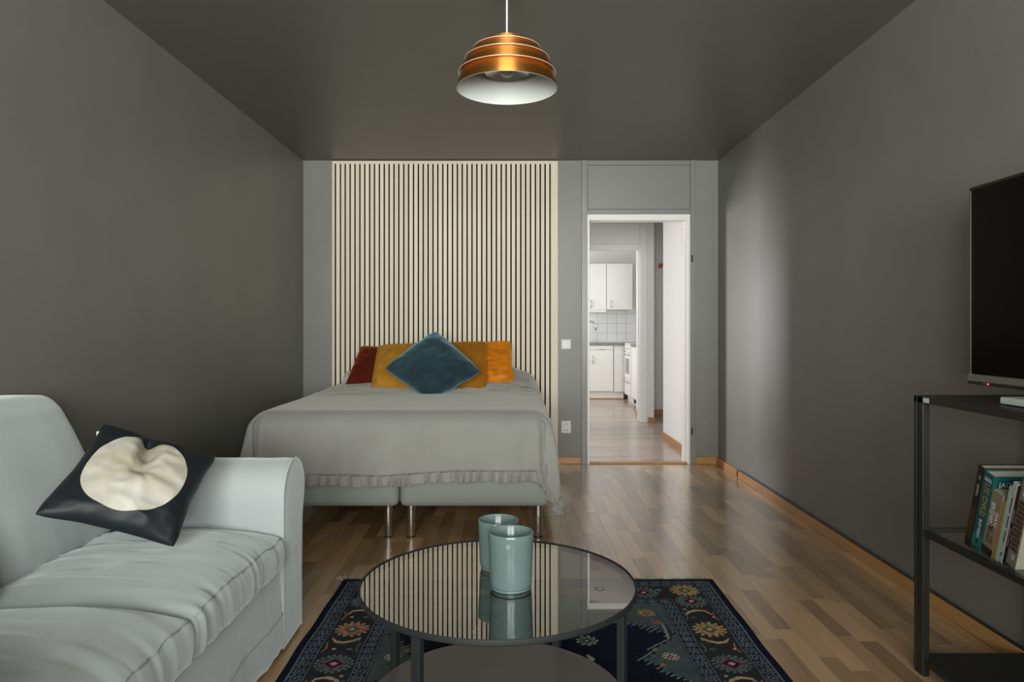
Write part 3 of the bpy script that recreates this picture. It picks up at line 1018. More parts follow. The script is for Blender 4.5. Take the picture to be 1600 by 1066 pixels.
mxc.inputs[6].default_value = (0.014, 0.016, 0.020, 1)
L.new(lt.outputs[0], mxc.inputs[0]); L.new(cr.outputs[0], mxc.inputs[7]); L.new(mxc.outputs[2], b.inputs['Base Color'])
b.inputs['Roughness'].default_value = 0.5
b.inputs['Specular IOR Level'].default_value = 0.3
M['moon'] = m
M['stain'] = mat('brown_mark', (0.33, 0.20, 0.09), 0.7)
pc = (Vector((-1.05, 2.20, 0.437)), Vector((-1.050, 2.51, 0.664)), Vector((-1.399, 2.44, 0.786)), Vector((-1.405, 2.075, 0.574)))
pc = (P(274, 860, 2.07), P(340, 714, 2.36), P(160, 660, 2.28), P(44, 806, 1.93))


def moon_dent(u, v):
    # valley from the centre to the edge between the right and the top corner (v+... u=+1 side)
    d = np.abs(v - 0.02 - 0.18 * (u - 0.2))
    g = np.exp(-(d / 0.13) ** 2) * np.clip((u + 0.12) / 0.5, 0, 1)
    k2 = np.exp(-((u + 0.02) ** 2 + (v - 0.04) ** 2) / 0.01)
    return -0.055 * g - 0.012 * k2 + 0.0025 * np.sin(9 * np.arctan2(v - 0.04, u + 0.02)) * np.exp(-((u) ** 2 + v ** 2) / 0.25)


me = pillow_mesh('moon_pillow', pc, 0.080, 'moon', n=70, k=0.10, wr=0.005, back=0.45, sharp=0.5, off=11.0, dent=moon_dent)
pil = thing('throw_pillow', 'black satin throw pillow printed with a large cream disc, propped on the sofa', 'pillow', (-1.2, 2.3, 0.44))
pcov = obj('cover', me, None, pil)
q = pc[3].lerp(pc[2], 0.88) + Vector((0.008, 0.0, -0.004))
obj('care_tag', B(q.x - 0.002, q.x + 0.012, q.y - 0.004, q.y - 0.002, q.z - 0.012, q.z + 0.006), 'sticker', pil)

# ================================================================== RUG
RX0, RX1, RY0, RY1 = RUG


def rug_colours(U, V, W, Ln):
    """U across (0..W), V from the far end (0..Ln)"""
    n = U.size
    navy = (0.010, 0.013, 0.026); slate = (0.030, 0.034, 0.036); teal = (0.085, 0.125, 0.128)
    grey = (0.13, 0.155, 0.185); cream = (0.46, 0.35, 0.22); pale = (0.42, 0.40, 0.36)
    coral = (0.42, 0.16, 0.09); red = (0.10, 0.006, 0.018); gold = (0.42, 0.27, 0.10); pink = (0.45, 0.27, 0.20)
    C = np.tile(np.array(navy), (n, 1))
    d = np.minimum(np.minimum(U, W - U), np.minimum(V, Ln - V))
    side = (np.minimum(U, W - U) <= np.minimum(V, Ln - V))
    run = np.where(side, V, U)

    def put(mask, c): C[mask] = c
    put((d > 0.030) & (d < 0.034), grey)
    for a in (0.034, 0.232):
        w = 0.050
        g = (d >= a) & (d < a + w)
        put(g, navy)
        r = (d - a) / w - 0.5; s = (run / 0.048) % 1 - 0.5
        rr = np.hypot(r * 1.05, s)
        put(g & (np.abs(rr - 0.30) < 0.055), grey)
        put(g & (rr < 0.12), (0.19, 0.21, 0.24))
        put(g & (np.abs(np.abs(r) + np.abs(s) - 0.62) < 0.05), grey)
        put((d >= a + w - 0.001) & (d < a + w + 0.004), grey)
        put((d >= a - 0.003) & (d < a + 0.001), grey)
    brd = (d >= 0.088) & (d < 0.229)
    put(brd, slate)

    def at(cu, cv): return U - cu, V - cv

    def rosette(cu, cv, R, col, mid, core, nn=16, edge=pale):
        x, y = at(cu, cv); r = np.hypot(x, y); a = np.arctan2(y, x)
        k = 0.86 + 0.14 * np.sign(np.cos(nn * a)) * np.abs(np.cos(nn * a)) ** 0.5
        put(r < R * k, edge if edge else col)
        put(r < (R - 0.006) * k, col)
        put(np.abs(x) + np.abs(y) < R * 0.50, mid)
        put(np.abs(x) + np.abs(y) < R * 0.20, core)
        put((np.abs(r - R * 0.64) < 0.0035) & (np.cos(8 * a) > 0.2), mid)

    def stroke(cu, cv, pts, wdt, c, flip=1, outline=None):
        for pas in ((0.005, outline), (0.0, c)):
            if pas[1] is None: continue
            for (x0, y0, w0), (x1, y1, w1) in zip(pts, pts[1:]):
                ax, ay = cu + x0 * flip, cv + y0; bx, by = cu + x1 * flip, cv + y1
                dx, dy = bx - ax, by - ay; l2 = dx * dx + dy * dy
                t = np.clip(((U - ax) * dx + (V - ay) * dy) / l2, 0, 1)
                dist = np.hypot(U - ax - t * dx, V - ay - t * dy)
                put(dist < wdt * (w0 + (w1 - w0) * t) + pas[0], pas[1])
    sx = 0.158
    leaf = [(-0.045, 0.03, 0.3), (-0.03, -0.005, 0.8), (0.005, -0.012, 1.2), (0.035, 0.005, 1.0), (0.052, 0.03, 0.4)]
    leaf2 = [(-0.05, -0.03, 0.3), (-0.03, 0.0, 0.9), (0.0, 0.005, 1.2), (0.03, -0.012, 1.0), (0.05, -0.035, 0.4)]
    for sd in (0, 1):
        cu = sx if sd == 0 else W - sx; fl = 1 if sd == 0 else -1
        v = 0.135; k = 0
        while v < Ln - 0.1:
            if k % 2 == 0: rosette(cu, v, 0.064, coral if k % 4 == 2 and sd == 0 else gold, (0.09, 0.10, 0.07), pale, 14, cream)
            else: rosette(cu, v, 0.066, teal, red, pale, 18, (0.20, 0.26, 0.27))
            step = 0.118 if k == 0 else 0.268
            if k > 0:
                c2 = v + 0.134
                stroke(cu, c2 - 0.028, leaf if k % 2 else leaf2, 0.0075, pink, fl, slate)
                stroke(cu, c2 - 0.028, leaf if k % 2 else leaf2, 0.0032, cream, fl)
                x, y = at(cu - 0.035 * fl, c2 + 0.026); put(np.abs(x) + np.abs(y) < 0.014, red)
                put(np.abs(x - 0.012) + np.abs(y) < 0.008, pale)
                x, y = at(cu + 0.03 * fl, c2 + 0.028); put(np.hypot(x, y * 1.6) < 0.012, teal)
                x, y = at(cu + 0.045 * fl, c2 - 0.05); put(np.hypot(x * 1.3, y) < 0.008, pink)
                stroke(cu, c2 + 0.02, [(-0.06, 0.03, 1), (-0.05, 0.0, 1), (-0.058, -0.04, 1)], 0.0025, coral, fl)
                stroke(cu, c2 + 0.02, [(0.062, 0.03, 1), (0.052, 0.0, 1), (0.06, -0.04, 1)], 0.0025, grey, fl)
            v += step; k += 1
    u = 0.135 + 0.17; k = 0
    while u < W - 0.25:
        c = 0.158
        if k % 3 == 0: stroke(u, c, leaf2, 0.0085, pink, 1, slate); stroke(u, c, leaf2, 0.003, cream, 1)
        elif k % 3 == 1: rosette(u, c, 0.062, teal, red, pale, 16, (0.20, 0.26, 0.27))
        else: rosette(u, c, 0.060, gold, (0.09, 0.10, 0.07), pale, 14, cream)
        x, y = at(u + 0.07, c + 0.03); put(np.abs(x) + np.abs(y) < 0.016, red)
        x, y = at(u + 0.07, c - 0.03); put(np.abs(x) + np.abs(y) < 0.012, (0.19, 0.24, 0.24))
        u += 0.142; k += 1
    # field: navy, stepped teal corners and side lobes
    fu = np.minimum(U, W - U) - 0.288; fv = np.minimum(V, Ln - V) - 0.288
    fld = (fu > 0) & (fv > 0)
    q = 0.026
    su = np.floor(fu / q) * q; sv = np.floor(fv / q) * q
    f1 = su * 0.62 + sv
    lobe = np.abs(np.floor((fv - 0.46) / q) * q) * 0.75 + su
    tz = fld & ((f1 < 0.255) | (lobe < 0.14))
    put(tz, (0.072, 0.098, 0.100))
    ring = fld & ~tz & ((f1 < 0.285) | (lobe < 0.165)) & (((U * 1000).astype(int) // 7 + (V * 1000).astype(int) // 7) % 4 == 0)
    put(ring, (0.26, 0.28, 0.30))
    for sd in (0, 1):
        m_ = lambda x: 0.288 + x if sd == 0 else W - 0.288 - x
        for (x, v, R, c, mm) in ((0.075, 0.375, 0.036, gold, (0.12, 0.07, 0.03)), (0.185, 0.355, 0.030, red, (0.30, 0.10, 0.08)),
                                 (0.055, 0.46, 0.020, coral, red), (0.06, 0.74, 0.030, pale, red)):
            rosette(m_(x), v, R, c, mm, pale, 12, c)
        x0 = m_(0.17); xx, yy = at(x0, 0.31); put(fld & (np.abs(xx) < 0.05) & (np.abs(yy) < 0.006), coral)
        # comb shaped palm leaf along the side
        cu = m_(0.034)
        xx, yy = at(cu, 0.535)
        put((np.abs(yy) < 0.06) & (np.abs(xx) < 0.022 - np.abs(yy) * 0.15) & ((V * 1000).astype(int) % 12 < 6), navy)
        put((np.abs(yy) < 0.065) & (np.abs(xx) < 0.005), (0.20, 0.23, 0.22))
        for (x, v) in ((0.10, 0.69), (0.10, 0.80)):
            xx, yy = at(m_(x), v); put(np.hypot(xx, yy) < 0.009, coral)
        for (x, v) in ((0.33, 0.62), (0.33, 0.86)):
            rosette(m_(x), v, 0.040, (0.13, 0.17, 0.17), navy, pale, 9, pale)
            stroke(m_(x), v - 0.1, [(-0.01, -0.03, 0.5), (0.0, 0.0, 1), (-0.015, 0.025, 0.7), (0.01, 0.04, .4)], 0.010, pale)
    rosette(W / 2, 0.62, 0.085, (0.10, 0.13, 0.14), red, pale, 12, grey)
    rosette(W / 2, 1.2, 0.20, teal, red, cream, 16, coral)
    # abrash and yarn noise
    nn = 1 + 0.16 * vn(np.stack([U, V, U * 0], 1), (60, 60, 1), 4.0) + 0.22 * (RNG.random(n) - 0.5) + 0.10 * vn(np.stack([U, V, U * 0], 1), (1.5, 12, 1), 8)
    return np.clip(C * nn[:, None], 0.002, 1)


W_, L_ = RX1 - RX0, RY1 - RY0
us = np.linspace(0, W_, int(W_ / 0.0034) + 1)
vs_ = np.concatenate([np.arange(0, 1.15, 0.0034), np.arange(1.15, L_, 0.02), [L_]])
Ug, Vg = np.meshgrid(us, vs_, indexing='ij')
colr = rug_colours(Ug.ravel(), Vg.ravel(), W_, L_)
zz = 0.010 + 0.0007 * (RNG.random(Ug.size) - 0.5) + 0.0015 * vn(np.stack([Ug.ravel(), Vg.ravel(), Vg.ravel() * 0], 1), (5, 5, 1), 2)
ed = np.minimum(np.minimum(Ug, W_ - Ug), np.minimum(Vg, L_ - Vg)).ravel()
zz = np.where(ed < 1e-5, 0.001, zz)
wob = 0.004 * vn(np.stack([Ug.ravel() * 0, Vg.ravel(), Vg.ravel() * 0], 1), (1, 6, 1), 3)
co = np.stack([RX0 + Ug.ravel() + wob, RY1 - Vg.ravel(), zz], 1)
me = grid_mesh('rug_pile', co, len(us), len(vs_), None, flip=True)
ca = me.color_attributes.new('Col', 'FLOAT_COLOR', 'POINT')
ca.data.foreach_set('color', np.concatenate([colr, np.ones((len(colr), 1))], 1).astype('f').ravel())
m, nt, N, L, b = _nt('woven_rug')
at = N.new('ShaderNodeAttribute'); at.attribute_name = 'Col'
L.new(at.outputs['Color'], b.inputs['Base Color'])
b.inputs['Roughness'].default_value = 0.95; b.inputs['Specular IOR Level'].default_value = 0.05
M['rug'] = m; me.materials.append(m)
rug = thing('rug', 'dark navy patterned wool rug with teal and cream flower border under the coffee table', 'rug', ((RX0 + RX1) / 2, (RY0 + RY1) / 2, 0))
obj('pile', me, None, rug)
fm = MB()
for i in range(420):
    x = RX0 + W_ * (i + random.random()) / 420
    ln = 0.02 + random.random() * 0.025
    a = random.gauss(0, 0.35)
    fm.tube([(x, RY1 - 0.004, 0.004), (x + math.sin(a) * ln * .5, RY1 + ln * .5, 0.004 + random.random() * .003), (x + math.sin(a) * ln, RY1 + ln, 0.002)], 0.0014, 4)
for i in range(14):
    x = RX0 - 0.005 + random.random() * 0.03
    fm.tube([(x, RY1, 0.004), (x - 0.03 * random.random(), RY1 + 0.03, 0.012 * random.random() + .002), (x - 0.05 * random.random(), RY1 + 0.07 * random.random(), 0.002)], 0.0013, 4)
fo = obj('fringe', fm, 'fringe', rug); fo['kind'] = 'stuff'

# ================================================================== COFFEE TABLE
TX, TY, TR, TZ = -0.038, 1.94, 0.375, 0.430
tbl = thing('coffee_table', 'round coffee table with clear glass top, dark metal frame and brown shelf', 'table', (TX, TY, 0.011))
obj('glass_top', MB().lathe([(0, TZ - 0.006), (TR - 0.006, TZ - 0.006), (TR - 0.006, TZ), (0, TZ)], (TX, TY, 0), 96), 'glass', tbl, smooth='angle',
    label='clear smoky glass disc')
ri = TR - 0.006
obj('rim', MB().lathe([(ri, TZ - 0.006), (ri, TZ + 0.002), (TR - 0.002, TZ + 0.003), (TR, TZ), (TR, TZ - 0.010), (TR - 0.002, TZ - 0.012),
                       (ri - 0.014, TZ - 0.012), (ri - 0.014, TZ - 0.0065), (ri, TZ - 0.006)], (TX, TY, 0), 96), 'tablemetal', tbl, smooth='angle')
for a in (60, 150, 240, 330):
    q = math.radians(a)
    c, s = math.cos(q), math.sin(q)
    mb = MB()
    R0, R1, hw = 0.349, 0.368, 0.0125
    vs2 = []
    for z in (0.011, TZ - 0.008):
        for (r, t) in ((R0, -hw), (R1, -hw), (R1, hw), (R0, hw)):
            vs2.append((TX + c * r - s * t, TY + s * r + c * t, z))
    mb.add(vs2, [(0, 1, 2, 3), (4, 5, 6, 7), (0, 1, 5, 4), (1, 2, 6, 5), (2, 3, 7, 6), (3, 0, 4, 7)])
    obj('leg', mb, 'tablemetal', tbl, bev=0.002)
obj('shelf', MB().lathe([(0, 0.098), (0.338, 0.098), (0.350, 0.100), (0.351, 0.112), (0.349, 0.114), (0.344, 0.112), (0, 0.112)], (TX, TY, 0), 96), 'tableshelf', tbl,
    smooth='angle', label='brown grey lacquered round lower shelf')


def pot(x, y, r0, r1, h, label, emblem):
    t = thing('ceramic_pot', label, 'pot', (x, y, TZ))
    z = TZ
    pr = [(0, 0.0), (r0 - 0.006, 0.0), (r0 - 0.003, 0.0015), (r0 - 0.003, 0.007), (r0 - 0.006, 0.008), (r0 - 0.006, 0.0115), (r0 - 0.001, 0.0125), (r0, 0.016)]
    for k in range(1, 9):
        u = k / 8; pr.append((r0 + (r1 - r0) * u, 0.016 + (h - 0.018) * u))
    pr += [(r1 - 0.001, h), (r1 - 0.003, h), (r1 - 0.005, h - 0.003), (r0 - 0.004, 0.02), (r0 - 0.02, 0.012), (0, 0.011)]
    obj('body', MB().lathe([(a, z + b_) for a, b_ in pr], (x, y, 0), 72), 'pot', t, smooth='angle')
    if emblem:
        a = math.radians(-97); zc = z + h - 0.025; rr = r0 + (r1 - r0) * 0.83
        cx_, cy_ = x + math.cos(a) * rr, y + math.sin(a) * rr
        tx, ty = -math.sin(a), math.cos(a)
        ox, oy = math.cos(a), math.sin(a)

        def ell(rx, rz, off):
            mb = MB(); n = 20
            vs = [(cx_ + tx * rx * math.cos(2 * PI * i / n) + ox * off, cy_ + ty * rx * math.cos(2 * PI * i / n) + oy * off, zc + rz * math.sin(2 * PI * i / n)) for i in range(n)]
            vb = [(v[0] - ox * 0.0012, v[1] - oy * 0.0012, v[2]) for v in vs]
            return mb.add(vs + vb, [tuple(range(n)), tuple(range(2 * n - 1, n - 1, -1))] + [(i, (i + 1) % n, n + (i + 1) % n, n + i) for i in range(n)])
        e = obj('emblem', ell(0.0045, 0.006, 0.0008), 'emblem_ring', t)
        obj('emblem_field', ell(0.0022, 0.0048, 0.0012), 'emblem', e)
        obj('emblem_mark', ell(0.0008, 0.0026, 0.0016), 'sticker', e)
    return t


pot(-0.003, 1.893, 0.056, 0.0605, 0.150, 'teal glazed ceramic pot with a small dark oval emblem near the rim', True)
pot(-0.040, 2.050, 0.053, 0.058, 0.140, 'plain teal glazed ceramic pot half hidden behind the pot with the emblem', False)

# ================================================================== PENDANT LAMP
LX, LY, LZ = (791 - 799) / 1109 * 2.76, 2.76, 2.052
lamp = thing('pendant_lamp', 'copper pendant lamp of stacked rings with white inside, hanging from the ceiling', 'lamp', (LX, LY, LZ))


def shell(prof, th=0.0012):
    """closed lathe shell of a profile given bottom to top"""
    p = [(r, LZ + z) for r, z in prof]
    q = [(max(r - th, 0.001), LZ + z - th * 0.4) for r, z in prof]
    return p, q


def ring_shade(name, prof, lip=True):
    p, q = shell(prof)
    o = obj(name, MB().lathe(p, (LX, LY, 0), 96), 'copper', lamp, smooth=True)
    obj('inner_enamel', MB().lathe(q, (LX, LY, 0), 96), 'lampwhite', o, smooth=True)
    r, z = prof[0]
    if lip:
        obj('lip', MB().tube([(LX + r * math.cos(2 * PI * i / 96), LY + r * math.sin(2 * PI * i / 96), LZ + z) for i in range(96)], 0.0021, 6, closed=True), 'copper_lip', o, smooth=True)
    return o


def arcp(r0, z0, r1, z1, bulge, n=10):
    out = []
    for i in range(n + 1):
        u = i / n
        nx, nz = (z1 - z0), -(r1 - r0)
        l = math.hypot(nx, nz)
        w = bulge * 4 * u * (1 - u)
        out.append((r0 + (r1 - r0) * u + nx / l * w, z0 + (z1 - z0) * u + nz / l * w))
    return out


ring_shade('shade', arcp(0.197, 0.0, 0.158, 0.088, 0.003), lip=False)
ring_shade('shade_ring', arcp(0.1885, 0.060, 0.138, 0.128, 0.003))
ring_shade('shade_ring', arcp(0.164, 0.111, 0.105, 0.166, 0.003))
ring_shade('shade_cap', arcp(0.130, 0.153, 0.012, 0.199, 0.012, 14))
obj('inner_disc', MB().lathe([(0.030, LZ + 0.075), (0.082, LZ + 0.060), (0.086, LZ + 0.062), (0.084, LZ + 0.066), (0.030, LZ + 0.080)], (LX, LY, 0), 64), 'steel', lamp, smooth='angle')
obj('lamp_holder', MB().lathe([(0, LZ + 0.085), (0.018, LZ + 0.085), (0.018, LZ + 0.196), (0, LZ + 0.196)], (LX, LY, 0), 24), 'lampwhite', lamp, smooth='angle')
bp_ = [(0, LZ + 0.044)] + [(0.029 * math.sin(a), LZ + 0.073 - 0.029 * math.cos(a)) for a in np.linspace(0.15, 2.2, 12)] + [(0.013, LZ + 0.104), (0.013, LZ + 0.112), (0, LZ + 0.112)]
obj('bulb', MB().lathe(bp_, (LX, LY, 0), 32), 'bulb', lamp, smooth=True)
obj('cord_grip', MB().lathe([(0, LZ + 0.196), (0.0085, LZ + 0.196), (0.0085, LZ + 0.214), (0.005, LZ + 0.216), (0, LZ + 0.216)], (LX, LY, 0), 20), 'steel', lamp, smooth='angle')
obj('cord', MB().tube([(LX, LY, LZ + 0.214), (LX, LY, 2.47)], 0.0034, 10), 'cord', lamp, smooth=True)
obj('ceiling_cup', MB().lathe([(0, 2.44), (0.03, 2.445), (0.05, 2.50), (0, 2.50)], (LX, LY, 0), 32), 'lampwhite', lamp, smooth='angle')

# ================================================================== SHELF UNIT, TV, BOOKS
UX0, UX1, UY0, UY1 = 1.320, 1.6975, 1.33, 2.331
ZS0, ZS1, ZS2 = 0.040, 0.475, 0.902
un = thing('shelf_unit', 'black metal shelf unit with a glass middle shelf under the television', 'shelf unit', ((UX0 + UX1) / 2, (UY0 + UY1) / 2, 0))
for x0, sx in ((UX0, 1), (UX1, -1)):
    for y1, sy in ((UY1, -1), (UY0, 1)):
        mb = MB()
        xa, xb = sorted((x0, x0 + sx * (0.022 if sx > 0 else 0.014)))
        ya, yb = sorted((y1, y1 + sy * 0.014)); mb.box(xa, xb, ya, yb, 0 if sx > 0 else 0.070, ZS2 - 0.001)
        ya, yb = sorted((y1 + sy * 0.021, y1 + sy * 0.050)); mb.box(xa, xb, ya, yb, 0 if sx > 0 else 0.070, ZS2 - 0.001)
        for z in (0.072, ZS1 - 0.02, ZS2 - 0.03):
            ya, yb = sorted((y1 + sy * 0.002, y1 + sy * 0.048)); mb.box(xa + 0.002, xb - 0.002, ya, yb, z, z + 0.018)
        obj('post', mb, 'black', un, bev=0.0012)
obj('top_shelf', B(UX0, UX1, UY0, UY1, ZS2 - 0.022, ZS2), 'black', un, bev=0.0015)
obj('bottom_shelf', B(UX0 + 0.004, 1.681, UY0 + 0.01, UY1 - 0.004, ZS0, ZS0 + 0.016), 'black', un, bev=0.0015)
for y0, y1 in ((UY0 + 0.012, UY0 + 0.028), (UY1 - 0.026, UY1 - 0.010)):
    obj('rail', B(UX0 + 0.01, UX1 - 0.01, y0, y1, ZS1 - 0.02, ZS1 - 0.004), 'black', un, bev=0.001)
for x0, x1 in ((UX0 + 0.001, UX0 + 0.017), (UX1 - 0.017, UX1 - 0.001)):
    obj('rail', B(x0, x1, UY0 + 0.01, UY1 - 0.01, ZS1 - 0.022, ZS1 - 0.002), 'black', un, bev=0.001)
obj('glass_shelf', B(UX0 + 0.018, UX1 - 0.018, UY0 + 0.012, UY1 - 0.014, ZS1 - 0.006, ZS1), 'shelfglass', un, label='clear glass middle shelf')
obj('sticker', B(UX0 - 0.0006, UX0 + 0.001, UY1 - 0.083, UY1 - 0.053, ZS2 - 0.019, ZS2 - 0.004), 'sticker', un, label='small white sticker on the shelf edge')

tvx, tz0, tz1, ty0, ty1 = 1.492, 0.944, 1.578, 1.22, 2.318
tv = thing('television', 'large black flat screen television on the metal shelf unit', 'television', (tvx + 0.03, (ty0 + ty1) / 2, ZS2))
obj('body', B(tvx, tvx + 0.028, ty0, ty1, tz0, tz1), 'tvframe', tv, bev=0.003)
obj('back_housing', B(tvx + 0.028, tvx + 0.06, ty0 + 0.12, ty1 - 0.12, tz0 + 0.04, tz1 - 0.22), 'tvframe', tv, bev=0.01)
obj('screen', B(tvx - 0.0012, tvx + 0.002, ty0 + 0.012, ty1 - 0.014, tz0 + 0.03, tz1 - 0.010), 'tvblack', tv)
obj('lower_bezel', B(tvx - 0.004, tvx + 0.004, ty0, ty1 + 0.001, tz0 + 0.006, tz0 + 0.028), 'tvsilver', tv, bev=0.0012, label='silver strip under the screen')
obj('side_bezel', B(tvx - 0.0025, tvx + 0.002, ty1 - 0.0135, ty1 - 0.009, tz0 + 0.028, tz1 - 0.012), 'tvsilver', tv)
obj('sensor_bar', B(tvx - 0.003, tvx + 0.004, ty0 + 0.01, ty1 - 0.002, tz0 - 0.004, tz0 + 0.006), 'tvframe', tv)
obj('standby_light', B(tvx - 0.005, tvx - 0.002, ty1 - 0.101, ty1 - 0.096, tz0 - 0.001, tz0 + 0.004), 'led', tv, label='red standby light')
obj('status_light', B(tvx - 0.0045, tvx - 0.002, ty1 - 0.084, ty1 - 0.074, tz0 + 0.0005, tz0 + 0.003), 'tvsilver', tv)
for y in (ty0 + 0.16, ty1 - 0.62):
    f = MB()
    f.tube([(tvx - 0.085, y, ZS2 + 0.005), (tvx + 0.01, y, tz0 + 0.004), (tvx + 0.11, y, ZS2 + 0.005)], 0.005, 8)
    obj('foot', f, 'tvframe', tv, smooth=True)
sb = thing('set_top_box', 'pale grey flat media box on the metal shelf unit under the television', 'media box', (1.46, 1.94, ZS2))
obj('case', B(1.400, 1.480, 1.83, 2.038, ZS2 + 0.003, ZS2 + 0.020), 'stb', sb, bev=0.003)
obj('lid', B(1.402, 1.478, 1.832, 2.036, ZS2 + 0.0195, ZS2 + 0.0225), 'stb', sb, bev=0.0015)
obj('foot', B(1.405, 1.475, 1.85, 1.86, ZS2, ZS2 + 0.004), 'black', sb)
obj('foot', B(1.405, 1.475, 2.01, 2.02, ZS2, ZS2 + 0.004), 'black', sb)
obj('front_window', B(1.3985, 1.401, 1.835, 1.905, ZS2 + 0.004, ZS2 + 0.014), 'tvframe', sb)

# books lean towards the camera side; local frame: spine at x=0 facing -x, y 0..t, z 0..h
bookc = {'dark': (0.020, 0.010, 0.007), 'tealb': (0.010, 0.115, 0.125), 'tealb2': (0.012, 0.21, 0.17), 'beige': (0.30, 0.245, 0.155),
         'orangeb': (0.50, 0.22, 0.03), 'mint': (0.36, 0.60, 0.47), 'whiteb': (0.55, 0.53, 0.52), 'blackb': (0.014, 0.012, 0.012),
         'greyb': (0.25, 0.225, 0.165), 'gold': (0.55, 0.24, 0.05), 'wht': (0.78, 0.80, 0.78), 'browni': (0.07, 0.035, 0.02), 'covergrey': (0.46, 0.46, 0.36)}
for k, c in bookc.items():
    M['bk_' + k] = mat('book_' + k, tuple(v * 0.62 for v in c), 0.38, vary=0.06, vscale=20)
LEAN = math.radians(15.3)


def book(name, label, y, t, h, dep, cov, front=None, xo=0.0):
    e = thing(name, label, 'book', (1.345 + xo, y, ZS1 + 0.0), 'books leaning on the glass shelf')
    e.rotation_euler = (LEAN, 0, 0)

    def part(nm, a, m, bev=0.0):
        me = B(*a).mesh(nm, 'bk_' + m if m in bookc else m)
        o = bpy.data.objects.new(nm, me); COL.objects.link(o); o.parent = e
        if bev:
            md = o.modifiers.new('bevel', 'BEVEL'); md.width = bev; md.segments = 2
        return o
    b_ = 0.0025 if t > 0.014 else 0.0012
    part('spine', (0, b_, 0, t, 0, h), cov, 0.001)
    part('front_cover', (0.001, dep, 0, b_, 0, h), front or cov, 0.0006)
    part('back_cover', (0.001, dep, t - b_, t, 0, h), cov, 0.0006)
    part('page_block', (b_, dep - 0.004, b_, t - b_, 0.003, h - 0.003), 'pages')
    return e, part


def spine_M(y, z, x=-0.0004):
    # text x -> -z, text y -> -y, normal -> -x
    return Matrix(((0, 0, -1, x), (0, -1, 0, y), (-1, 0, 0, z), (0, 0, 0, 1)))


def cover_M(x, z, y=-0.0004):
    return Matrix(((1, 0, 0, x), (0, 0, -1, y), (0, 1, 0, z), (0, 0, 0, 1)))


e, part = book('hardback_book', 'thick dark brown hardback standing beside the teal thriller', 2.088, 0.026, 0.256, 0.185, 'dark', 'browni')
part('spine_band', (-0.0006, 0.0005, 0.004, 0.022, 0.03, 0.13), 'browni')
part('spine_emblem', (-0.0006, 0.0005, 0.008, 0.016, 0.165, 0.20), 'beige')
part('spine_emblem', (-0.0006, 0.0005, 0.009, 0.015, 0.215, 0.228), 'beige')

e, part = book('thriller_book', 'teal thriller with orange LEE CHILD lettering on the spine', 2.041, 0.043, 0.240, 0.165, 'tealb')
text_mesh('LEE CHILD', 0.0275, 'title_lettering', 'bk_gold', spine_M(0.021, 0.209), e, squeeze=0.80)
text_mesh('BLUE MOON', 0.0145, 'title_lettering', 'bk_wht', spine_M(0.022, 0.096), e, squeeze=0.70)
text_mesh('JACK', 0.022, 'cover_lettering', 'bk_wht', cover_M(0.016, 0.2135, -0.0008), e, squeeze=0.95)
part('spine_stripe', (-0.0006, 0.0004, 0.008, 0.036, 0.2215, 0.2235), 'wht')
part('spine_stripe', (-0.0006, 0.0004, 0.008, 0.036, 0.2145, 0.218), 'wht')
part('spine_gradient', (-0.0004, 0.0004, 0.001, 0.042, 0.012, 0.048), 'tealb2')
part('spine_emblem', (-0.0008, 0.0004, 0.018, 0.024, 0.018, 0.032), 'dark')

e, part = book('novel_book', 'beige novel with white DAN BROWN lettering on the spine', 1.992, 0.046, 0.192, 0.13, 'beige')
text_mesh('BROWN', 0.0225, 'title_lettering', 'bk_wht', spine_M(0.0325, 0.158), e, squeeze=0.86)
text_mesh('DAN', 0.0175, 'title_lettering', 'bk_wht', spine_M(0.0125, 0.135), e, squeeze=1.1)
text_mesh('SYMBOL', 0.0145, 'title_lettering', 'bk_browni', spine_M(0.030, 0.072), e, squeeze=0.72)
text_mesh('LOST', 0.0145, 'title_lettering', 'bk_browni', spine_M(0.015, 0.060), e, squeeze=0.72)
part('spine_picture', (-0.0006, 0.0004, 0.001, 0.045, 0.001, 0.022), 'dark')
part('spine_picture', (-0.0009, 0.0004, 0.010, 0.036, 0.014, 0.020), 'browni')
bfly = MB().add([(-0.0010, 0.014, 0.094), (-0.0010, 0.023, 0.086), (-0.0010, 0.034, 0.096), (-0.0010, 0.030, 0.082), (-0.0010, 0.033, 0.074), (-0.0010, 0.022, 0.079), (-0.0010, 0.013, 0.072), (-0.0010, 0.018, 0.083)],
                [(0, 1, 2, 3, 4, 5, 6, 7)]).mesh('butterfly_mark', 'bk_browni')
o = bpy.data.objects.new('butterfly_mark', bfly); COL.objects.link(o); o.parent = e

e, part = book('paperback_book', 'thin orange paperback squeezed between the beige novel and the mint book', 1.981, 0.008, 0.178, 0.115, 'orangeb', 'blackb')
e, part = book('mint_book', 'thin mint green paperback beside the white one', 1.969, 0.0095, 0.228, 0.14, 'mint')
e, part = book('white_book', 'slim white paperback with small dark print on the spine', 1.950, 0.017, 0.240, 0.15, 'whiteb')
for z0, z1 in ((0.150, 0.195), (0.105, 0.140), (0.060, 0.095)):
    part('spine_print', (-0.0006, 0.0004, 0.007, 0.0095, z0, z1), 'blackb')
text_mesh('481', 0.010, 'lettering', 'bk_blackb', spine_M(0.008, 0.030), e, squeeze=0.8)
e, part = book('black_book', 'slim black paperback squeezed behind the grey patterned book', 1.937, 0.011, 0.232, 0.15, 'blackb')
for z0, z1 in ((0.125, 0.165), (0.085, 0.110), (0.055, 0.080)):
    part('spine_print', (-0.0006, 0.0004, 0.004, 0.007, z0, z1), 'greyb')
e, part = book('grey_book', 'thick grey book with a grid of small rectangles on the spine', 1.899, 0.036, 0.250, 0.16, 'greyb', 'covergrey')
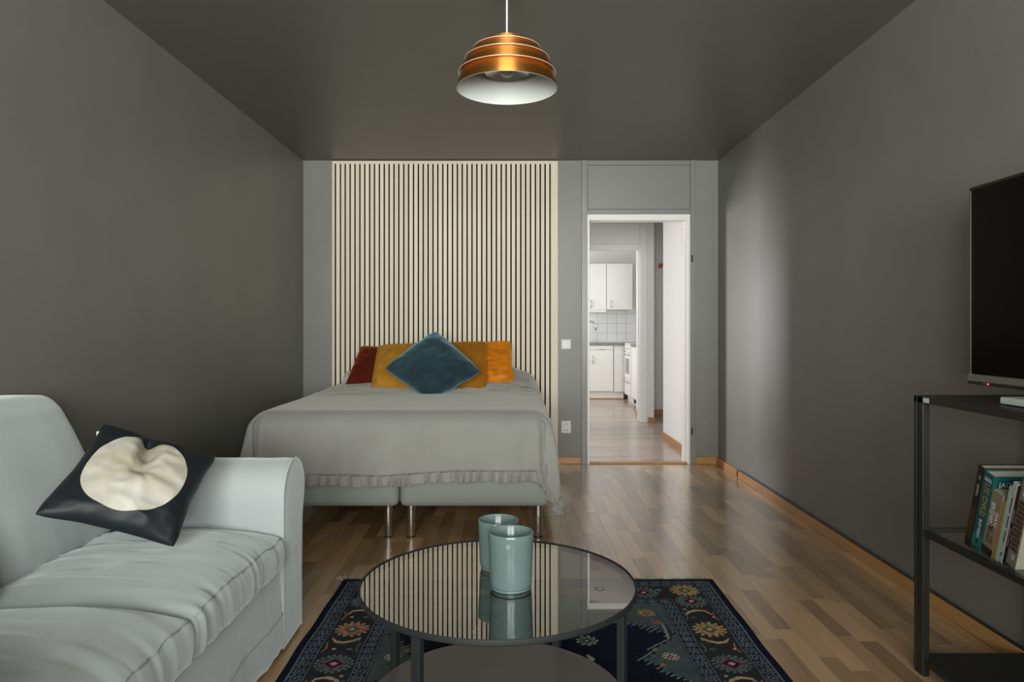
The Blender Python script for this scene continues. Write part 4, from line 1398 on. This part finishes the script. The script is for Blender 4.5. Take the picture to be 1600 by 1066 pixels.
for r in range(11):
    for c in range(3):
        y0 = 0.004 + c * 0.0095 + (0.002 if r % 2 else 0)
        part('spine_print', (-0.0006, 0.0004, y0, y0 + 0.0075, 0.045 + r * 0.0135, 0.045 + r * 0.0135 + 0.0105), 'browni')
for c in range(4):
    part('spine_print', (-0.0006, 0.0004, 0.007 + c * 0.005, 0.0095 + c * 0.005, 0.205, 0.235), 'wht')
text_mesh('M', 0.017, 'lettering', 'bk_wht', spine_M(0.018, 0.034), e)

# cable on top of the baseboard
tag(obj('cable', MB().tube([(1.684, 5.30, 0.006), (1.682, 5.302, 0.045), (1.684, 5.29, 0.0600), (1.688, 5.2, 0.0615), (1.689, 4.2, 0.0610), (1.688, 3.4, 0.0615), (1.689, 2.6, 0.061), (1.688, 1.4, 0.061)], 0.0055, 8), 'black', smooth=True),
    'black cable lying along the top of the orange baseboard', 'cable')

# switch and socket on the back wall
sw = thing('light_switch', 'white square light switch beside the doorway', 'light switch', (0.4455, YB, 0.945))
obj('plate', B(0.405, 0.486, YB - 0.010, YB, 0.945, 1.026), 'plastic', sw, bev=0.004)
obj('rocker', B(0.414, 0.477, YB - 0.014, YB - 0.008, 0.954, 1.017), 'plastic', sw, bev=0.003)
so_ = thing('wall_socket', 'white double wall socket low beside the bed', 'socket', (0.4455, YB, 0.255))
obj('plate', B(0.404, 0.486, YB - 0.011, YB, 0.252, 0.356), 'plastic', so_, bev=0.006)
for z in (0.279, 0.329):
    i_ = obj('socket_insert', B(0.4455 - 0.030, 0.4455 + 0.030, YB - 0.013, YB - 0.010, z - 0.019, z + 0.019), 'plastic', so_, bev=0.004)
    for dx in (-0.0095, 0.0095):
        obj('contact_hole', B(0.4455 + dx - 0.0035, 0.4455 + dx + 0.0035, YB - 0.0136, YB - 0.0128, z - 0.004, z + 0.003), 'hole', i_)

# ================================================================== HALL AND KITCHEN THINGS
for k, (x, y) in enumerate(((0.925, 7.50), (0.955, 8.15))):
    t = thing('downlight', ('round recessed downlight in the hall ceiling near the bedroom door', 'round recessed downlight in the hall ceiling near the kitchen door')[k], 'ceiling light', (x, y, H))
    obj('ring', MB().lathe([(0.034, H - 0.001), (0.036, H - 0.006), (0.052, H - 0.004), (0.054, H), (0.034, H)], (x, y, 0), 32), 'steel', t, smooth='angle')
    obj('lens', MB().lathe([(0, H - 0.002), (0.035, H - 0.002), (0.035, H), (0, H)], (x, y, 0), 32), 'lens', t)

hk = thing('coat_hook', 'orange wooden coat hook on the wall at the end of the hall', 'hook', (1.93, 9.15, 1.93))
obj('back_plate', B(1.895, 1.96, 9.135, 9.15, 1.895, 1.95), 'hookwood', hk, bev=0.003)
obj('peg', MB().tube([(1.925, 9.14, 1.92), (1.90, 9.08, 1.905), (1.885, 9.05, 1.90)], [0.016, 0.019, 0.021], 10), 'hookwood', hk, smooth='angle')

YC = 11.08            # fronts of the back run


def handle(x, y, z, parent, ax='y'):
    pts = []
    for k in range(9):
        a = PI * k / 8
        off = 0.030 * math.sin(a); zz_ = z + 0.06 - 0.12 * k / 8
        pts.append((x, y - off, zz_) if ax == 'y' else (x - off, y, zz_))
    obj('handle', MB().tube(pts, 0.006, 8), 'steel', parent, smooth=True)


def hhandle(x, y0, y1, z, parent):
    obj('handle', MB().tube([(x, y0, z), (x - 0.035, y0 + 0.01, z), (x - 0.035, y1 - 0.01, z), (x, y1, z)], 0.007, 8), 'steel', parent, smooth=True)


bc = thing('base_cabinet', 'white kitchen base cabinet with two doors under the sink worktop', 'cabinet', (1.22, 11.38, 0))
obj('body', B(0.80, 1.585, YC + 0.02, YT - 0.006, 0.12, 0.845), 'cab', bc)
obj('plinth', B(0.80, 1.75, YC + 0.05, YT - 0.006, 0, 0.12), 'cab', bc)
for x0, x1, hx in ((0.804, 1.195, 1.168), (1.201, 1.580, 1.262)):
    d = obj('door', B(x0, x1, YC, YC + 0.02, 0.13, 0.775), 'cab', bc, bev=0.004)
    handle(hx, YC, 0.62, d)
    obj('rail', B(x0, x1, YC, YC + 0.02, 0.782, 0.842), 'cab', bc, bev=0.003)
obj('vent_slot', B(1.35, 1.47, YC - 0.002, YC + 0.004, 0.778, 0.783), 'hole', bc)
obj('corner_filler', B(1.590, 1.752, YC + 0.012, YC + 0.03, 0.12, 0.845), 'cab', bc, bev=0.002)
obj('base_strip', B(0.80, 1.75, YC + 0.036, YC + 0.05, 0, 0.018), 'base', bc)
tag(obj('sink_worktop', B(0.80, 2.35, YC - 0.02, YT - 0.007, 0.846, 0.882), 'worktop', bev=0.004), 'grey kitchen worktop along the tiled wall', 'worktop')
fa = thing('kitchen_faucet', 'chrome gooseneck kitchen faucet in front of the white tiles', 'faucet', (1.205, 11.55, 0.882))
obj('base', MB().lathe([(0, 0.882), (0.028, 0.882), (0.026, 0.90), (0.019, 0.95), (0, 0.95)], (1.205, 11.55, 0), 20), 'chrome', fa, smooth='angle')
pts = [(1.205, 11.55, 0.93), (1.205, 11.55, 1.14)]
for k in range(1, 11):
    a = PI * k / 10
    pts.append((1.205 + 0.075 - 0.075 * math.cos(a), 11.55 - 0.06 * (1 - math.cos(a)) / 2, 1.14 + 0.085 * math.sin(a)))
pts.append((1.357, 11.49, 1.08))
obj('spout', MB().tube(pts, 0.011, 10), 'chrome', fa, smooth=True)
obj('lever', MB().tube([(1.205, 11.54, 0.945), (1.225, 11.47, 0.975)], [0.009, 0.006], 8), 'chrome', fa, smooth=True)

YU = 11.36
for k, (x0, x1, zb, hx, lab) in enumerate(((1.03, 1.513, 1.385, 1.265, 'white kitchen wall cabinet above the faucet'), (1.516, 1.934, 1.405, 1.585, 'white kitchen wall cabinet beside the corner, next to the one above the faucet'))):
    c = thing('wall_cabinet', lab, 'cabinet', ((x0 + x1) / 2, (YU + YT) / 2, zb), 'kitchen wall cabinets')
    obj('body', B(x0, x1, YU + 0.02, YT - 0.006, zb + 0.02, 2.15), 'cab', c)
    d = obj('door', B(x0 + 0.003, x1 - 0.003, YU, YU + 0.02, 1.41, 2.145), 'cab', c, bev=0.004)
    handle(hx, YU, 1.50, d)
    if k == 0: obj('light_strip', B(x0, x1 - 0.002, YU + 0.004, YU + 0.03, 1.372, 1.406), 'cab', c, bev=0.002)
uc = thing('corner_wall_cabinet', 'white wall cabinet on the right kitchen wall above the stove', 'cabinet', (2.14, 10.5, 1.36))
obj('body', B(1.955, 2.36, 9.9, 11.08, 1.36, 2.15), 'cab', uc)
obj('door', B(1.935, 1.955, 10.5, 11.07, 1.365, 2.145), 'cab', uc, bev=0.004)
obj('door', B(1.935, 1.955, 9.905, 10.49, 1.365, 2.145), 'cab', uc, bev=0.004)

sv = thing('stove', 'white freestanding stove with an oven window in the kitchen corner', 'stove', (2.04, 10.74, 0))
obj('body', B(1.765, 2.35, 10.44, 11.04, 0.09, 0.862), 'cab', sv, bev=0.004)
obj('cooktop', B(1.755, 2.35, 10.438, 11.042, 0.862, 0.884), 'cab', sv, bev=0.006)
obj('control_panel', B(1.748, 1.765, 10.45, 11.03, 0.755, 0.858), 'cab', sv, bev=0.003)
for k in range(4):
    obj('knob', MB().tube([(1.750, 10.52 + k * 0.14, 0.808), (1.732, 10.52 + k * 0.14, 0.808)], 0.017, 12), 'plastic', sv, smooth='angle')
od = obj('oven_door', B(1.745, 1.765, 10.45, 11.03, 0.345, 0.748), 'cab', sv, bev=0.004)
obj('oven_window', B(1.7435, 1.747, 10.56, 10.92, 0.425, 0.655), 'ovenglass', od, bev=0.012)
hhandle(1.747, 10.50, 10.98, 0.715, od)
dr = obj('drawer', B(1.745, 1.765, 10.45, 11.03, 0.10, 0.335), 'cab', sv, bev=0.004)
hhandle(1.747, 10.50, 10.98, 0.305, dr)
obj('foot_strip', B(1.80, 2.35, 10.45, 11.03, 0, 0.09), 'cab', sv)
c2 = thing('side_cabinet', 'white kitchen base cabinet next to the stove with a dark worktop above', 'cabinet', (2.05, 10.1, 0))
obj('body', B(1.77, 2.35, 9.80, 10.425, 0.09, 0.845), 'cab', c2)
obj('door', B(1.75, 1.77, 9.805, 10.42, 0.10, 0.842), 'cab', c2, bev=0.004)
obj('plinth', B(1.79, 2.35, 9.80, 10.425, 0, 0.09), 'cab', c2)
obj('vent_grille', B(1.784, 1.79, 9.95, 10.40, 0.02, 0.075), 'hole', c2)
tag(obj('side_worktop', B(1.74, 2.35, 9.79, 10.428, 0.846, 0.882), 'worktop', bev=0.004), 'short grey worktop on the cabinet next to the stove', 'worktop')
